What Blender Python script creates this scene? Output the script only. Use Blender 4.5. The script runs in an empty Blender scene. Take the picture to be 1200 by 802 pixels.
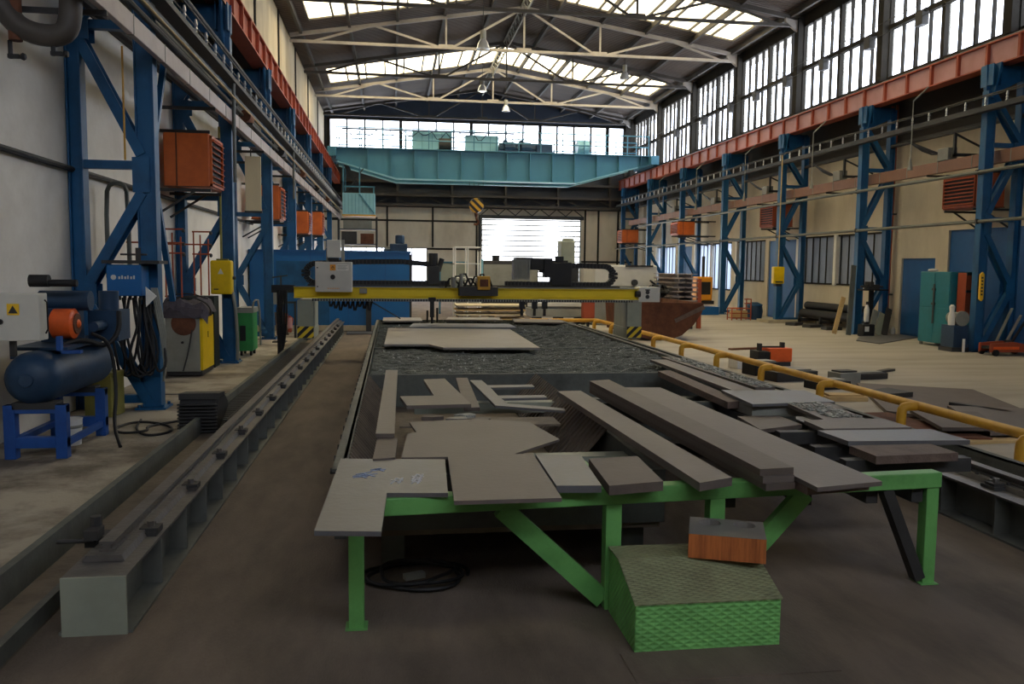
import bpy, bmesh, math, random
from mathutils import Vector, Matrix
random.seed(7)
R = random.Random(11)
S = bpy.context.scene
COL = S.collection
PI = math.pi

# ------------------------------------------------------------------ materials
def lin(h):
    h = h.lstrip('#')
    out = []
    for i in (0, 2, 4):
        c = int(h[i:i+2], 16) / 255
        out.append(c / 12.92 if c <= .04045 else ((c + .055) / 1.055) ** 2.4)
    return (*out, 1)

def mat(name, col, rough=.55, metal=0.0, dirt=.35, dcol='#2a241d', scale=3.0, bump=.15, bscale=None, stretch=None, spec=.4):
    m = bpy.data.materials.new(name); m.use_nodes = True
    nt = m.node_tree; N = nt.nodes; L = nt.links
    b = N['Principled BSDF']
    b.inputs['Roughness'].default_value = rough
    b.inputs['Metallic'].default_value = metal
    b.inputs['Specular IOR Level'].default_value = spec
    tc = N.new('ShaderNodeTexCoord'); mp = N.new('ShaderNodeMapping')
    g = N.new('ShaderNodeNewGeometry')
    L.new(g.outputs['Position'], mp.inputs['Vector'])
    if stretch: mp.inputs['Scale'].default_value = stretch
    n = N.new('ShaderNodeTexNoise'); n.inputs['Scale'].default_value = scale; n.inputs['Detail'].default_value = 6; n.inputs['Roughness'].default_value = .65
    L.new(mp.outputs['Vector'], n.inputs['Vector'])
    r = N.new('ShaderNodeValToRGB'); r.color_ramp.elements[0].position = .42; r.color_ramp.elements[1].position = .75
    r.color_ramp.elements[0].color = (0, 0, 0, 1); r.color_ramp.elements[1].color = (dirt, dirt, dirt, 1)
    L.new(n.outputs['Fac'], r.inputs['Fac'])
    mx = N.new('ShaderNodeMix'); mx.data_type = 'RGBA'
    mx.inputs['A'].default_value = lin(col); mx.inputs['B'].default_value = lin(dcol)
    L.new(r.outputs['Color'], mx.inputs['Factor'])
    L.new(mx.outputs['Result'], b.inputs['Base Color'])
    if bump:
        n2 = N.new('ShaderNodeTexNoise'); n2.inputs['Scale'].default_value = bscale or scale * 6; n2.inputs['Detail'].default_value = 4
        L.new(mp.outputs['Vector'], n2.inputs['Vector'])
        bp = N.new('ShaderNodeBump'); bp.inputs['Strength'].default_value = bump; bp.inputs['Distance'].default_value = .02
        L.new(n2.outputs['Fac'], bp.inputs['Height']); L.new(bp.outputs['Normal'], b.inputs['Normal'])
    return m

def glass(name, tint, mixt=.85, trl='#d8d8d0'):
    m = bpy.data.materials.new(name); m.use_nodes = True
    nt = m.node_tree; N = nt.nodes; L = nt.links
    N.remove(N['Principled BSDF']); o = N['Material Output']
    t = N.new('ShaderNodeBsdfTransparent'); t.inputs['Color'].default_value = lin(tint)
    d = N.new('ShaderNodeBsdfTranslucent'); d.inputs['Color'].default_value = lin(trl)
    g = N.new('ShaderNodeBsdfGlossy'); g.inputs['Roughness'].default_value = .1; g.inputs['Color'].default_value = (.6, .6, .6, 1)
    a = N.new('ShaderNodeMixShader'); a.inputs['Fac'].default_value = 1 - mixt
    b = N.new('ShaderNodeMixShader'); b.inputs['Fac'].default_value = .04
    L.new(t.outputs[0], a.inputs[1]); L.new(d.outputs[0], a.inputs[2])
    L.new(a.outputs[0], b.inputs[1]); L.new(g.outputs[0], b.inputs[2]); L.new(b.outputs[0], o.inputs['Surface'])
    return m

def two_tone(name, c1, c2, kind, scale, rough=.5, rot=0, bump=.0, dirtc=None):
    """wave (stripes) or brick pattern in object space"""
    m = bpy.data.materials.new(name); m.use_nodes = True
    nt = m.node_tree; N = nt.nodes; L = nt.links
    b = N['Principled BSDF']; b.inputs['Roughness'].default_value = rough
    g = N.new('ShaderNodeNewGeometry'); mp = N.new('ShaderNodeMapping'); L.new(g.outputs['Position'], mp.inputs['Vector'])
    mp.inputs['Rotation'].default_value = rot if isinstance(rot, tuple) else (0, rot, 0)
    w = N.new('ShaderNodeTexWave'); w.bands_direction = kind; w.inputs['Scale'].default_value = scale
    L.new(mp.outputs['Vector'], w.inputs['Vector'])
    r = N.new('ShaderNodeValToRGB'); r.color_ramp.interpolation = 'CONSTANT'
    r.color_ramp.elements[0].color = lin(c1); r.color_ramp.elements[1].color = lin(c2); r.color_ramp.elements[1].position = .5
    L.new(w.outputs['Fac'], r.inputs['Fac']); L.new(r.outputs['Color'], b.inputs['Base Color'])
    return m

def corr(name, col, dcol, direction, scale, strength=.6, rough=.7, dirt=.5):
    m = mat(name, col, rough, 0, dirt, dcol, .8, 0, stretch=(.35, 1, 1))
    nt = m.node_tree; N = nt.nodes; L = nt.links
    g = N.new('ShaderNodeNewGeometry'); w = N.new('ShaderNodeTexWave'); w.bands_direction = direction; w.inputs['Scale'].default_value = scale
    L.new(g.outputs['Position'], w.inputs['Vector'])
    bp = N.new('ShaderNodeBump'); bp.inputs['Strength'].default_value = strength; bp.inputs['Distance'].default_value = .05
    L.new(w.outputs['Fac'], bp.inputs['Height']); L.new(bp.outputs['Normal'], N['Principled BSDF'].inputs['Normal'])
    return m

def checker(name, col, dcol, dirt):
    """tread plate: crossed lozenge ribs as bump, worn in patches"""
    m = mat(name, col, .5, 0, dirt, dcol, 5, 0)
    nt = m.node_tree; N = nt.nodes; L = nt.links
    g = N.new('ShaderNodeNewGeometry')
    hs = []
    for sg in (1, -1):
        d = N.new('ShaderNodeVectorMath'); d.operation = 'DOT_PRODUCT'; d.inputs[1].default_value = (105, sg * 170, sg * 170)
        w = N.new('ShaderNodeMath'); w.operation = 'SINE'
        L.new(g.outputs['Position'], d.inputs[0]); L.new(d.outputs['Value'], w.inputs[0]); hs.append(w)
    mm = N.new('ShaderNodeMath'); mm.operation = 'MAXIMUM'
    L.new(hs[0].outputs[0], mm.inputs[0]); L.new(hs[1].outputs[0], mm.inputs[1])
    bp = N.new('ShaderNodeBump'); bp.inputs['Strength'].default_value = .7; bp.inputs['Distance'].default_value = .0035
    L.new(mm.outputs[0], bp.inputs['Height']); L.new(bp.outputs['Normal'], N['Principled BSDF'].inputs['Normal'])
    return m

M = dict(
 floor_mid=mat('floor brown', '#74675b', .8, 0, .8, '#4d443b', 1.6, .3, 60, stretch=(1.6, .5, 1)),
 floor_left=mat('floor left', '#a59c8c', .84, 0, .9, '#5d5347', .8, .3, 30),
 floor_right=mat('floor right', '#aea79b', .74, 0, .6, '#7c7464', .8, .2, 30, stretch=(.35, 1.6, 1)),
 plaster=mat('white plaster', '#efebe2', .85, 0, .45, '#a89d8a', .7, .25, 14),
 cream=mat('cream panels', '#d9c9a6', .8, 0, .6, '#8d7448', .9, .2, 12, stretch=(1, 1, .35)),
 beige=mat('beige wall', '#d6ccb8', .8, 0, .5, '#8e7f63', .6, .2, 12, stretch=(1, 1, .5)),
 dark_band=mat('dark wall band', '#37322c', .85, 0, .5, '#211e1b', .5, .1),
 dark_wall=mat('dark wall', '#4a4a4c', .85, 0, .5, '#2b2a2b', .5, .1),
 gable=mat('gable blue grey', '#3a4454', .8, 0, .5, '#23262c', .6, .1),
 roof=corr('roof boards', '#57493d', '#322a23', 'Y', 1.9, 1.0),
 purlin=mat('purlin dark', '#4b463f', .7, 0, .4, '#241f1b', 2, .1),
 truss=mat('truss grey', '#a29b92', .6, 0, .5, '#5c554a', 2, .1),
 mull=mat('window steel', '#35332f', .9, 0, .4, '#26231f', 3, .1, spec=.05),
 blue=mat('column blue', '#1b5884', .45, 0, .55, '#0f2642', 2.2, .15),
 blue2=mat('bright blue', '#22519a', .45, 0, .35, '#14233f', 4, .1),
 blue_dk=mat('dark blue', '#24405c', .5, 0, .5, '#151d28', 3, .1),
 booth=mat('booth blue', '#1b64a2', .4, 0, .25, '#143a66', 1.2, .05),
 door_blue=mat('door blue', '#1d5a96', .45, 0, .4, '#17365a', 1.6, .05),
 teal=mat('crane teal', '#3f778e', .5, 0, .4, '#2f5c6e', .9, .1),
 teal_lt=mat('crane light', '#84b8c8', .45, 0, .3, '#4b8f96', 1.2, .05),
 cabteal=mat('cabinet teal', '#1c7480', .4, 0, .3, '#1b4a46', 3, .05),
 red=mat('girder red', '#a34c30', .55, 0, .5, '#6d2717', 1.5, .1),
 red_lt=mat('girder pinkish', '#b98a8a', .5, 0, .4, '#8e4a38', 1.2, .1),
 duct=mat('duct grey brown', '#4e4842', .55, .1, .5, '#2f2a26', 3, .1),
 orange=mat('heater orange', '#cd6626', .45, 0, .45, '#7d2c0e', 2.5, .05),
 orange2=mat('motor orange', '#f0662a', .4, 0, .3, '#8a3a1a', 6, .05),
 rust=mat('rust', '#6f4530', .85, 0, .8, '#3a2218', 3, .4, 18),
 rust_or=mat('flame cut rust', '#c2703a', .7, 0, .8, '#5a2e16', 9, .3, stretch=(6, 6, .3)),
 plate_lit=mat('mill steel lit', '#8d8781', .5, .15, .5, '#746d66', 2.6, .08, 30),  # lighter copy of mill steel: brighter far light put into the colour
 plate=mat('mill steel', '#6d645e', .55, .15, .5, '#61574f', 2.6, .08, 30),
 plate2=mat('mill steel blue', '#6a6a6c', .45, .2, .5, '#5d564f', 2.2, .08, 30),
 plate3=mat('mill steel brown', '#655b54', .6, .1, .6, '#54493f', 3.5, .1, 30),
 edge=mat('cut edge steel', '#6c5b52', .7, .1, .5, '#3a2e28', 9, .3),
 slag=mat('slag crust', '#b2b3aa', .7, .15, .8, '#282a26', 14, .8, 60),
 slat=mat('spattered slats', '#84867a', .5, .2, .95, '#35362e', 9, .8, 50),
 bed=mat('bed grey', '#5f625c', .65, .1, .6, '#33302b', 3, .2),
 bedr=mat('bed brown', '#74685a', .75, 0, .6, '#3b332a', 4, .3),
 beamg=mat('rail beam grey', '#6f716b', .55, .1, .55, '#3b3a36', 3, .12),
 rail=mat('rail steel', '#6e6a66', .45, .4, .5, '#3a3532', 5, .2),
 green=mat('frame green', '#6dae60', .5, 0, .5, '#35592c', 4, .12),
 tread=checker('tread green', '#7cc26c', '#3b5a30', .45),
 tread_worn=checker('tread worn', '#8f946f', '#5a5340', .6),
 yellow=mat('barrier yellow', '#c9982a', .5, 0, .55, '#8f5d22', 4, .1),
 yellow2=mat('bright yellow', '#e9c400', .4, 0, .3, '#9a7c10', 4, .05),
 gyellow=mat('gantry yellow', '#f2d51c', .4, 0, .2, '#b09214', 3, .05),
 lgrey=mat('cabinet light grey', '#cfcdc3', .45, 0, .2, '#8f8c82', 3, .03),
 mgrey=mat('mid grey', '#8d8d84', .5, 0, .35, '#55534c', 3, .08),
 dkgreen=mat('dark green', '#222c25', .6, 0, .4, '#141915', 4, .1),
 mgreen=mat('grey green', '#969b8c', .5, 0, .3, '#5c6155', 3, .05),
 dgrey=mat('dark grey', '#3c3b3a', .6, .1, .4, '#1e1c1b', 4, .15),
 black=mat('black rubber', '#1b1a1a', .6, 0, .3, '#2e2a27', 6, .1),
 pipe=mat('grey pipe', '#62655f', .45, .2, .45, '#4a463f', 3, .08),
 pipew=mat('pale trunking', '#ab9f9b', .5, .1, .55, '#7a6a62', 2, .08),
 pink=mat('trunking brownish', '#8f6a58', .6, 0, .5, '#6f5142', 2, .08),
 copper=mat('brown red pipe', '#a8502e', .55, 0, .5, '#5c2c1a', 3, .08),
 white=mat('white paint', '#e8e6de', .5, 0, .25, '#9a958a', 4, .03),
 wood=mat('pale wood', '#c9ab76', .7, 0, .4, '#8a6c40', 4, .1, stretch=(1, 5, 5)),
 cloth=mat('black cover', '#57525a', .9, 0, .5, '#2c282b', 5, .6, 14),
 wired=mat('wired glass', '#8d99b2', .5, 0, .6, '#565d6c', 1.2, .08, stretch=(1, 2, .3)),
 jerry=mat('olive bin', '#8a8440', .6, 0, .5, '#4e4a28', 4, .1),
 ggreen=mat('unit green', '#2f8a46', .5, 0, .3, '#1d4a2a', 4, .05),
 warn=mat('warning yellow', '#f2c230', .5, 0, 0, '#000000', 3, 0),
 labelw=mat('label white', '#e6e3da', .6, 0, 0, '#000000', 3, 0),
 labelo=mat('label orange', '#eb9a20', .5, 0, 0, '#000000', 3, 0),
 chalk=mat('chalk', '#e4e6ea', .9, 0, .3, '#8d8d92', 8, 0),
 chalkb=mat('blue chalk', '#7f93b8', .9, 0, .3, '#8d8d92', 8, 0),
 hole=mat('dark bore', '#15130f', .9, 0, 0, '#000000', 3, 0),
 conc=mat('concrete block', '#b0a68f', .85, 0, .4, '#7d735f', 4, .2),
 hookstripe=two_tone('hook stripes', '#1b1712', '#d9a21c', 'X', 1.15, .5, (0, .8, 0)),
 hazard=two_tone('hazard stripes', '#191814', '#e8c61e', 'X', 2.6, .5, (0, -.8, 0)),
 lampm=mat('lamp shade aluminium', '#c9ccd2', .3, .6, .2, '#77797d', 4, 0),
)
M['dimpane'] = glass('frosted strip glass', '#9ea5b0', .5, '#8f97a3')
M['pane'] = glass('window pane', '#f2f6ff', .86)
M['skypane'] = glass('skylight pane', '#f7f2e6', .55, '#f0e2bc')
M['doorpane'] = glass('sectional door sheet', '#eef2fa', .6)
lm = bpy.data.materials.new('lamp glow'); lm.use_nodes = True
lm.node_tree.nodes['Principled BSDF'].inputs['Emission Color'].default_value = (1, .86, .62, 1)
lm.node_tree.nodes['Principled BSDF'].inputs['Emission Strength'].default_value = 6
M['glow'] = lm

for nm_, a_, b_ in (('floor_left', .44, .6), ('floor_mid', .4, .72)):
    e_ = [n for n in M[nm_].node_tree.nodes if n.type == 'VALTORGB'][0].color_ramp.elements; e_[0].position = a_; e_[1].position = b_
# ------------------------------------------------------------------ mesh helper
WHOLE = set('lettering notice_lines panel_joint door_seam panel_seam cab_seam housing_mark grille_frame chalk_mark link_edges chain_links side_link cross_bar tube_frame frame chord lacing handrail festoon_cable mesh block_top warning_symbol tank_trim shell'.split())
class MB:
    def __init__(s): s.v = []; s.f = []; s.mi = []; s.cm = 0; s.p = []
    def pieces(s):
        """primitives that touch belong together: one helper per separate piece"""
        bb = []
        for v0, v1, f0, f1 in s.p:
            q = s.v[v0:v1]; bb.append([(min(p[k] for p in q) - .004, max(p[k] for p in q) + .004) for k in range(3)])
        n = len(bb); g = list(range(n))
        def root(i):
            while g[i] != i: i = g[i]
            return i
        for i in range(n):
            for j in range(i):
                if all(bb[i][k][0] <= bb[j][k][1] and bb[j][k][0] <= bb[i][k][1] for k in range(3)): g[root(i)] = root(j)
        out = {}
        for i, (v0, v1, f0, f1) in enumerate(s.p):
            m = out.setdefault(root(i), MB()); m.add(s.v[v0:v1], [[a - v0 for a in f] for f in s.f[f0:f1]])
        return list(out.values())
    def add(s, vs, fs):
        vs = list(vs); fs = list(fs); o = len(s.v); s.p.append((o, o + len(vs), len(s.f), len(s.f) + len(fs))); s.v += [tuple(p) for p in vs]
        for f in fs: s.f.append([i + o for i in f]); s.mi.append(s.cm)
        return s
    def box(s, x0, x1, y0, y1, z0, z1):
        vs = [(x, y, z) for z in (z0, z1) for x, y in ((x0, y0), (x1, y0), (x1, y1), (x0, y1))]
        return s.add(vs, [(0, 3, 2, 1), (4, 5, 6, 7), (0, 1, 5, 4), (1, 2, 6, 5), (2, 3, 7, 6), (3, 0, 4, 7)])
    def cbox(s, c, d, rz=0, rx=0, ry=0):
        m = Matrix.Rotation(rz, 3, 'Z') @ Matrix.Rotation(ry, 3, 'Y') @ Matrix.Rotation(rx, 3, 'X'); c = Vector(c)
        vs = [c + m @ Vector((sx * d[0] / 2, sy * d[1] / 2, sz * d[2] / 2)) for sz in (-1, 1) for sx, sy in ((-1, -1), (1, -1), (1, 1), (-1, 1))]
        return s.add(vs, [(0, 3, 2, 1), (4, 5, 6, 7), (0, 1, 5, 4), (1, 2, 6, 5), (2, 3, 7, 6), (3, 0, 4, 7)])
    def bar(s, p0, p1, w, h, up=(0, 0, 1)):
        p0 = Vector(p0); p1 = Vector(p1); d = (p1 - p0).normalized(); up = Vector(up)
        if abs(d.dot(up)) > .98: up = Vector((0, 1, 0))
        a = d.cross(up).normalized(); b = a.cross(d)
        vs = [p + a * sx * w / 2 + b * sz * h / 2 for p in (p0, p1) for sx, sz in ((-1, -1), (1, -1), (1, 1), (-1, 1))]
        return s.add(vs, [(0, 3, 2, 1), (4, 5, 6, 7), (0, 1, 5, 4), (1, 2, 6, 5), (2, 3, 7, 6), (3, 0, 4, 7)])
    def ibar(s, p0, p1, w, h, tf=.015, tw=.012, up=(0, 0, 1)):
        """I section: flanges of width w, total height h along 'up'"""
        p0 = Vector(p0); p1 = Vector(p1); d = (p1 - p0).normalized(); u = Vector(up)
        if abs(d.dot(u)) > .98: u = Vector((0, 1, 0))
        a = d.cross(u).normalized(); b = a.cross(d)
        k = b * (h / 2 - tf / 2)
        s.bar(p0 + k, p1 + k, w, tf, up); s.bar(p0 - k, p1 - k, w, tf, up); s.bar(p0, p1, tw, h - 2 * tf, up)
        return s
    def cyl(s, p0, p1, r0, r1=None, n=14, caps=True):
        r1 = r0 if r1 is None else r1
        p0 = Vector(p0); p1 = Vector(p1); d = (p1 - p0).normalized(); t = Vector((0, 0, 1)) if abs(d.z) < .9 else Vector((1, 0, 0))
        a = d.cross(t).normalized(); b = a.cross(d)
        vs = [p + (a * math.cos(2 * PI * i / n) + b * math.sin(2 * PI * i / n)) * r for p, r in ((p0, r0), (p1, r1)) for i in range(n)]
        fs = [(i, (i + 1) % n, n + (i + 1) % n, n + i) for i in range(n)]
        if caps: fs += [tuple(range(n - 1, -1, -1)), tuple(range(n, 2 * n))]
        return s.add(vs, fs)
    def tube(s, pts, r, n=8, sm=0):
        P = [Vector(p) for p in pts]
        if sm:
            for _ in range(sm):
                Q = [P[0]]
                for i in range(len(P) - 1): Q += [P[i] * .75 + P[i + 1] * .25, P[i] * .25 + P[i + 1] * .75]
                P = Q + [P[-1]]
        vs = []; fs = []; a = None
        for i, p in enumerate(P):
            d = (P[min(i + 1, len(P) - 1)] - P[max(i - 1, 0)]).normalized()
            if a is None:
                t = Vector((0, 0, 1)) if abs(d.z) < .9 else Vector((1, 0, 0)); a = d.cross(t).normalized()
            else: a = (a - d * a.dot(d)).normalized()
            b = a.cross(d)
            vs += [p + (a * math.cos(2 * PI * k / n) + b * math.sin(2 * PI * k / n)) * r for k in range(n)]
        m = len(P)
        for i in range(m - 1):
            for k in range(n): fs.append((i * n + k, i * n + (k + 1) % n, (i + 1) * n + (k + 1) % n, (i + 1) * n + k))
        fs += [tuple(range(n - 1, -1, -1)), tuple(range((m - 1) * n, m * n))]
        return s.add(vs, fs)
    def prism(s, poly, z0, z1, axis='Z'):
        """extrude a 2D polygon. Z: (x,y) along z; Y: (x,z) along y; X: (y,z) along x"""
        def mk(p, k): return {'Z': (p[0], p[1], k), 'Y': (p[0], k, p[1]), 'X': (k, p[0], p[1])}[axis]
        n = len(poly)
        vs = [mk(p, z0) for p in poly] + [mk(p, z1) for p in poly]
        return s.add(vs, [tuple(range(n - 1, -1, -1)), tuple(range(n, 2 * n))] + [(i, (i + 1) % n, n + (i + 1) % n, n + i) for i in range(n)])
    def lathe(s, c, prof, n=20, axis='Z'):
        c = Vector(c); vs = []; fs = []
        for r, h in prof:
            for i in range(n):
                x, y = r * math.cos(2 * PI * i / n), r * math.sin(2 * PI * i / n)
                vs.append(c + Vector({'Z': (x, y, h), 'Y': (x, h, y), 'X': (h, x, y)}[axis]))
        for j in range(len(prof) - 1):
            for i in range(n): fs.append((j * n + i, j * n + (i + 1) % n, (j + 1) * n + (i + 1) % n, (j + 1) * n + i))
        fs += [tuple(range(n - 1, -1, -1)), tuple(range((len(prof) - 1) * n, len(prof) * n))]
        return s.add(vs, fs)
    def build(s, name, m, parent=None, smooth=False, bevel=0, kind=None, label=None):
        if parent is not None and not kind and name not in WHOLE and 1 < len(s.p) < 60 and not isinstance(m, (list, tuple)):
            pc = s.pieces()
            if 1 < len(pc) < (45 if name == 'joint_band' else 15): return [q.build(name, m, parent, smooth, bevel, kind, label) for q in pc][0]
        me = bpy.data.meshes.new(name)
        off = Vector((0, 0, 0)); q = parent
        while q is not None: off += q.location; q = q.parent
        me.from_pydata([Vector(p) - off for p in s.v], [], s.f)
        bm = bmesh.new(); bm.from_mesh(me); bmesh.ops.recalc_face_normals(bm, faces=bm.faces); bm.to_mesh(me); bm.free()
        for mm in (m if isinstance(m, (list, tuple)) else [m]): me.materials.append(M[mm] if isinstance(mm, str) else mm)
        if isinstance(m, (list, tuple)): me.polygons.foreach_set('material_index', s.mi)
        if smooth:
            me.polygons.foreach_set('use_smooth', [True] * len(me.polygons))
            me.set_sharp_from_angle(angle=math.radians(40))
        o = bpy.data.objects.new(name, me); COL.objects.link(o)
        if parent is not None: o.parent = parent
        if bevel:
            b = o.modifiers.new('bevel', 'BEVEL'); b.width = bevel; b.segments = 2; b.limit_method = 'ANGLE'
        if kind: o['kind'] = kind
        if label: o['label'] = label
        return o

def B(*a): return MB().box(*a)
def thing(name, label, cat, loc=(0, 0, 0), group=None):
    o = bpy.data.objects.new(name, None); COL.objects.link(o); o.location = loc; o.empty_display_size = .1
    o['label'] = label; o['category'] = cat
    if group: o['group'] = group
    return o
def tag(o, label, cat, group=None):
    o['label'] = label; o['category'] = cat
    if group: o['group'] = group
    # give single-mesh things an origin at their base
    me = o.data; xs = [v.co for v in me.vertices]
    c = Vector(((min(p.x for p in xs) + max(p.x for p in xs)) / 2, (min(p.y for p in xs) + max(p.y for p in xs)) / 2, min(p.z for p in xs)))
    me.transform(Matrix.Translation(-c)); o.location = c
    return o
def copy_tree(o, parent=None):
    c = o.copy(); COL.objects.link(c)
    if parent is not None: c.parent = parent
    for ch in list(o.children): copy_tree(ch, c)
    return c
def dup(o, loc, label=None, rz=None, group=None):
    c = copy_tree(o); c.location = loc
    if rz is not None: c.rotation_euler.z = rz
    if label: c['label'] = label
    if group: c['group'] = group
    return c
def struct(o): o['kind'] = 'structure'; return o

def wall_cells(mb, axis, pos, thick, a0, a1, z0, z1, holes):
    """wall slab along an axis with rectangular holes (a0,a1,z0,z1)"""
    holes = [(max(h[0], a0), min(h[1], a1), max(h[2], z0), min(h[3], z1)) for h in holes if h[0] < a1 and h[1] > a0 and h[2] < z1 and h[3] > z0]
    A = sorted({a0, a1, *[h[0] for h in holes], *[h[1] for h in holes]}); Z = sorted({z0, z1, *[h[2] for h in holes], *[h[3] for h in holes]})
    for i in range(len(A) - 1):
        j = 0
        while j < len(Z) - 1:
            def hole(k):
                ca, cz = (A[i] + A[i + 1]) / 2, (Z[k] + Z[k + 1]) / 2
                return any(h[0] < ca < h[1] and h[2] < cz < h[3] for h in holes)
            if hole(j): j += 1; continue
            k = j
            while k + 1 < len(Z) - 1 and not hole(k + 1): k += 1
            if axis == 'X': mb.box(A[i], A[i + 1], pos, pos + thick, Z[j], Z[k + 1])
            else: mb.box(pos, pos + thick, A[i], A[i + 1], Z[j], Z[k + 1])
            j = k + 1
    return mb
SKY_STRENGTH = 5.0; EXPO = 0.9
# ================================================================== SETTING
mb = MB()
YB, YE = -4.5, 49.2
mb.cm = 0; mb.box(-4.2, -2.0, YB, YE + .2, -.12, 0)
mb.cm = 1; mb.box(-2.0, 5.0, YB, YE + .2, -.12, 0)
mb.cm = 2; mb.box(5.0, 14.8, YB, YE + .2, -.12, 0)
struct(mb.build('floor', ['floor_left', 'floor_mid', 'floor_right']))
struct(B(-3.1, -2.02, 12.0, 12.06, 0, .006).build('trim_1', 'dgrey'))          # joint strip in the concrete

wl = struct(B(-4.1, -3.85, YB, YE, 0, 6.6).build('wall_left', 'plaster'))
for k in range(9):
    y0 = 4.9 + 5 * k
    B(-4.05, -3.8, y0 + .1, min(y0 + 4.9, YE), 6.6, 10.3).build('upper_panel', 'cream', wl)
    B(-4.05, -3.76, y0 - .1, y0 + .1, 6.6, 10.3).build('pilaster', 'mull', wl)
B(-4.05, -3.8, YB, 4.8, 6.6, 10.3).build('upper_panel', 'cream', wl)

RH = [(15.3, 20.2, 0, 2.87), (20.7, 22.2, 0, 2.16), (23.2, 28.3, 1.33, 2.95), (28.5, 30.8, 0, 2.9), (31.1, 33.7, 1.33, 2.95),
      (34.4, 38.6, .9, 2.95), (39.2, 41.2, 0, 2.9), (41.6, 44.5, .9, 2.95)]
wr = struct(wall_cells(MB(), 'Y', 14.3, .3, YB, YE, 0, 6.9, RH).build('wall_right', 'beige'))
struct(B(13.55, 14.3, 2, YE, 6.75, 6.86).build('trim_4', 'dark_wall'))
struct(B(-3.85, -3.25, 2, YE, 6.75, 6.86).build('trim_5', 'dark_wall'))
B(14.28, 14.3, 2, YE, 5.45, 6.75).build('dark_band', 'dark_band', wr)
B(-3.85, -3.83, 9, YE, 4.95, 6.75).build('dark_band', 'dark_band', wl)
wu = struct(B(13.6, 14.6, YB, YE, 6.9, 7.05).build('wall_upper_right', 'dark_wall'))
UB = [(-2.6 + 5 * k, 2.4 + 5 * k) for k in range(3, 11)]
uh = [(a + .17, min(b - .17, YE - .1), 7.1, 9.95) for a, b in UB]
wall_cells(MB(), 'Y', 13.62, .14, YB, YE, 7.05, 10.3, uh).build('upper_wall', 'mull', wu)
for a, b in UB:
    B(13.42, 13.62, a - .14, a + .14, 7.05, 10.2).build('pilaster', 'mull', wu)
    MB().prism([(13.62, 10.15), (13.62, 9.6), (13.0, 10.05), (13.0, 10.2)], a - .06, a + .06, 'Y').build('eaves_bracket', 'truss', wu)

NW = [0]
def window(make_frame, make_pane, fm, pm):
    NW[0] += 1
    f = struct(make_frame.build('window_%d' % NW[0], fm))
    make_pane.build('pane', pm, f)
    return f
# clerestory windows of the right wall
for (a, b, z0, z1) in uh:
    fr = MB(); w = b - a; c = (a + b) / 2
    fr.box(13.60, 13.78, c - .07, c + .07, z0, z1)
    fr.box(13.58, 13.74, a, b, 8.44, 8.56)
    for q in range(1, 8):
        if q == 4: continue
        fr.box(13.62, 13.72, a + w * q / 8 - (.035 if q % 2 == 0 else .016), a + w * q / 8 + (.035 if q % 2 == 0 else .016), z0, z1)
    fr.box(13.62, 13.74, a, b, z0, z0 + .06); fr.box(13.62, 13.74, a, b, z1 - .06, z1)
    window(fr, MB().box(13.725, 13.735, a, b, z0, z1), 'mull', 'pane')
# end wall
EH = [(-3.55, 13.55, 8.3, 10.08), (5.12, 11.05, 0, 4.6), (-3.2, 1.96, .9, 2.83)]
we = struct(wall_cells(MB(), 'X', YE, .25, -4.1, 14.6, 0, 5.15, EH).build('wall_end', 'beige'))
wall_cells(MB(), 'X', YE, .25, -4.1, 14.6, 5.15, 10.3, EH).build('upper_wall', 'dark_wall', we)
MB().prism([(-4.1, 10.08), (14.0, 10.08), (14.0, 10.3), (4.95, 11.9), (-4.1, 10.35)], YE - .04, YE + .2, 'Y').build('gable_panel', 'gable', we)
mbx = MB()
for x in (-.3, 2.3, 4.85, 11.3, 12.1, 13.3): mbx.box(x - .05, x + .05, YE - .06, YE, 0 if x > 4 else 2.9, 5.2)
mbx.box(-3.8, 5.0, YE - .05, YE, 4.35, 4.45); mbx.box(11.1, 14.2, YE - .05, YE, 2.1, 2.2); mbx.box(1.96, 5.0, YE - .05, YE, 2.75, 2.85)
mbx.build('panel_joint', 'mull', we)
fr = MB()
for q in range(18):
    x = -3.55 + 17.1 * q / 17; t = .09 if q % 4 == 0 else .04
    fr.box(x - t, x + t, YE - .1, YE + .1, 8.3, 10.08)
fr.box(-3.55, 13.55, YE - .06, YE + .1, 8.28, 8.36); fr.box(-3.55, 13.55, YE - .06, YE + .1, 10.0, 10.1)
window(fr, B(-3.55, 13.55, YE + .1, YE + .11, 8.3, 10.08), 'mull', 'pane')
fr = MB()
for x in (-3.2, -2.35, -1.5, -.6, .25, 1.1, 1.96): fr.box(x - .03, x + .03, YE - .02, YE + .1, .9, 2.83)
for z in (.9, 1.85, 2.83): fr.box(-3.2, 1.96, YE - .02, YE + .1, z - .03, z + .03)
window(fr, B(-3.2, 1.96, YE + .1, YE + .11, .9, 2.83), 'mgrey', 'pane')
# sectional door, translucent ribbed sheets
fr = MB()
for k in range(16): fr.box(5.12, 11.05, YE + .05, YE + .09, .0 + .3 * k, .075 + .3 * k)
for x in (5.12, 11.0): fr.box(x, x + .06, YE - .02, YE + .12, 0, 4.6)
d = struct(fr.build('door_1', 'mgrey')); B(5.12, 11.05, YE + .1, YE + .115, 0, 4.6).build('door_sheet', 'doorpane', d)
mbx = MB()
mbx.box(4.98, 11.2, YE - .12, YE, 4.6, 4.8)
mbx.box(4.95, 5.1, YE - .1, YE, 0, 4.7)
mbx.build('door_frame', 'dgrey', d)

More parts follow.
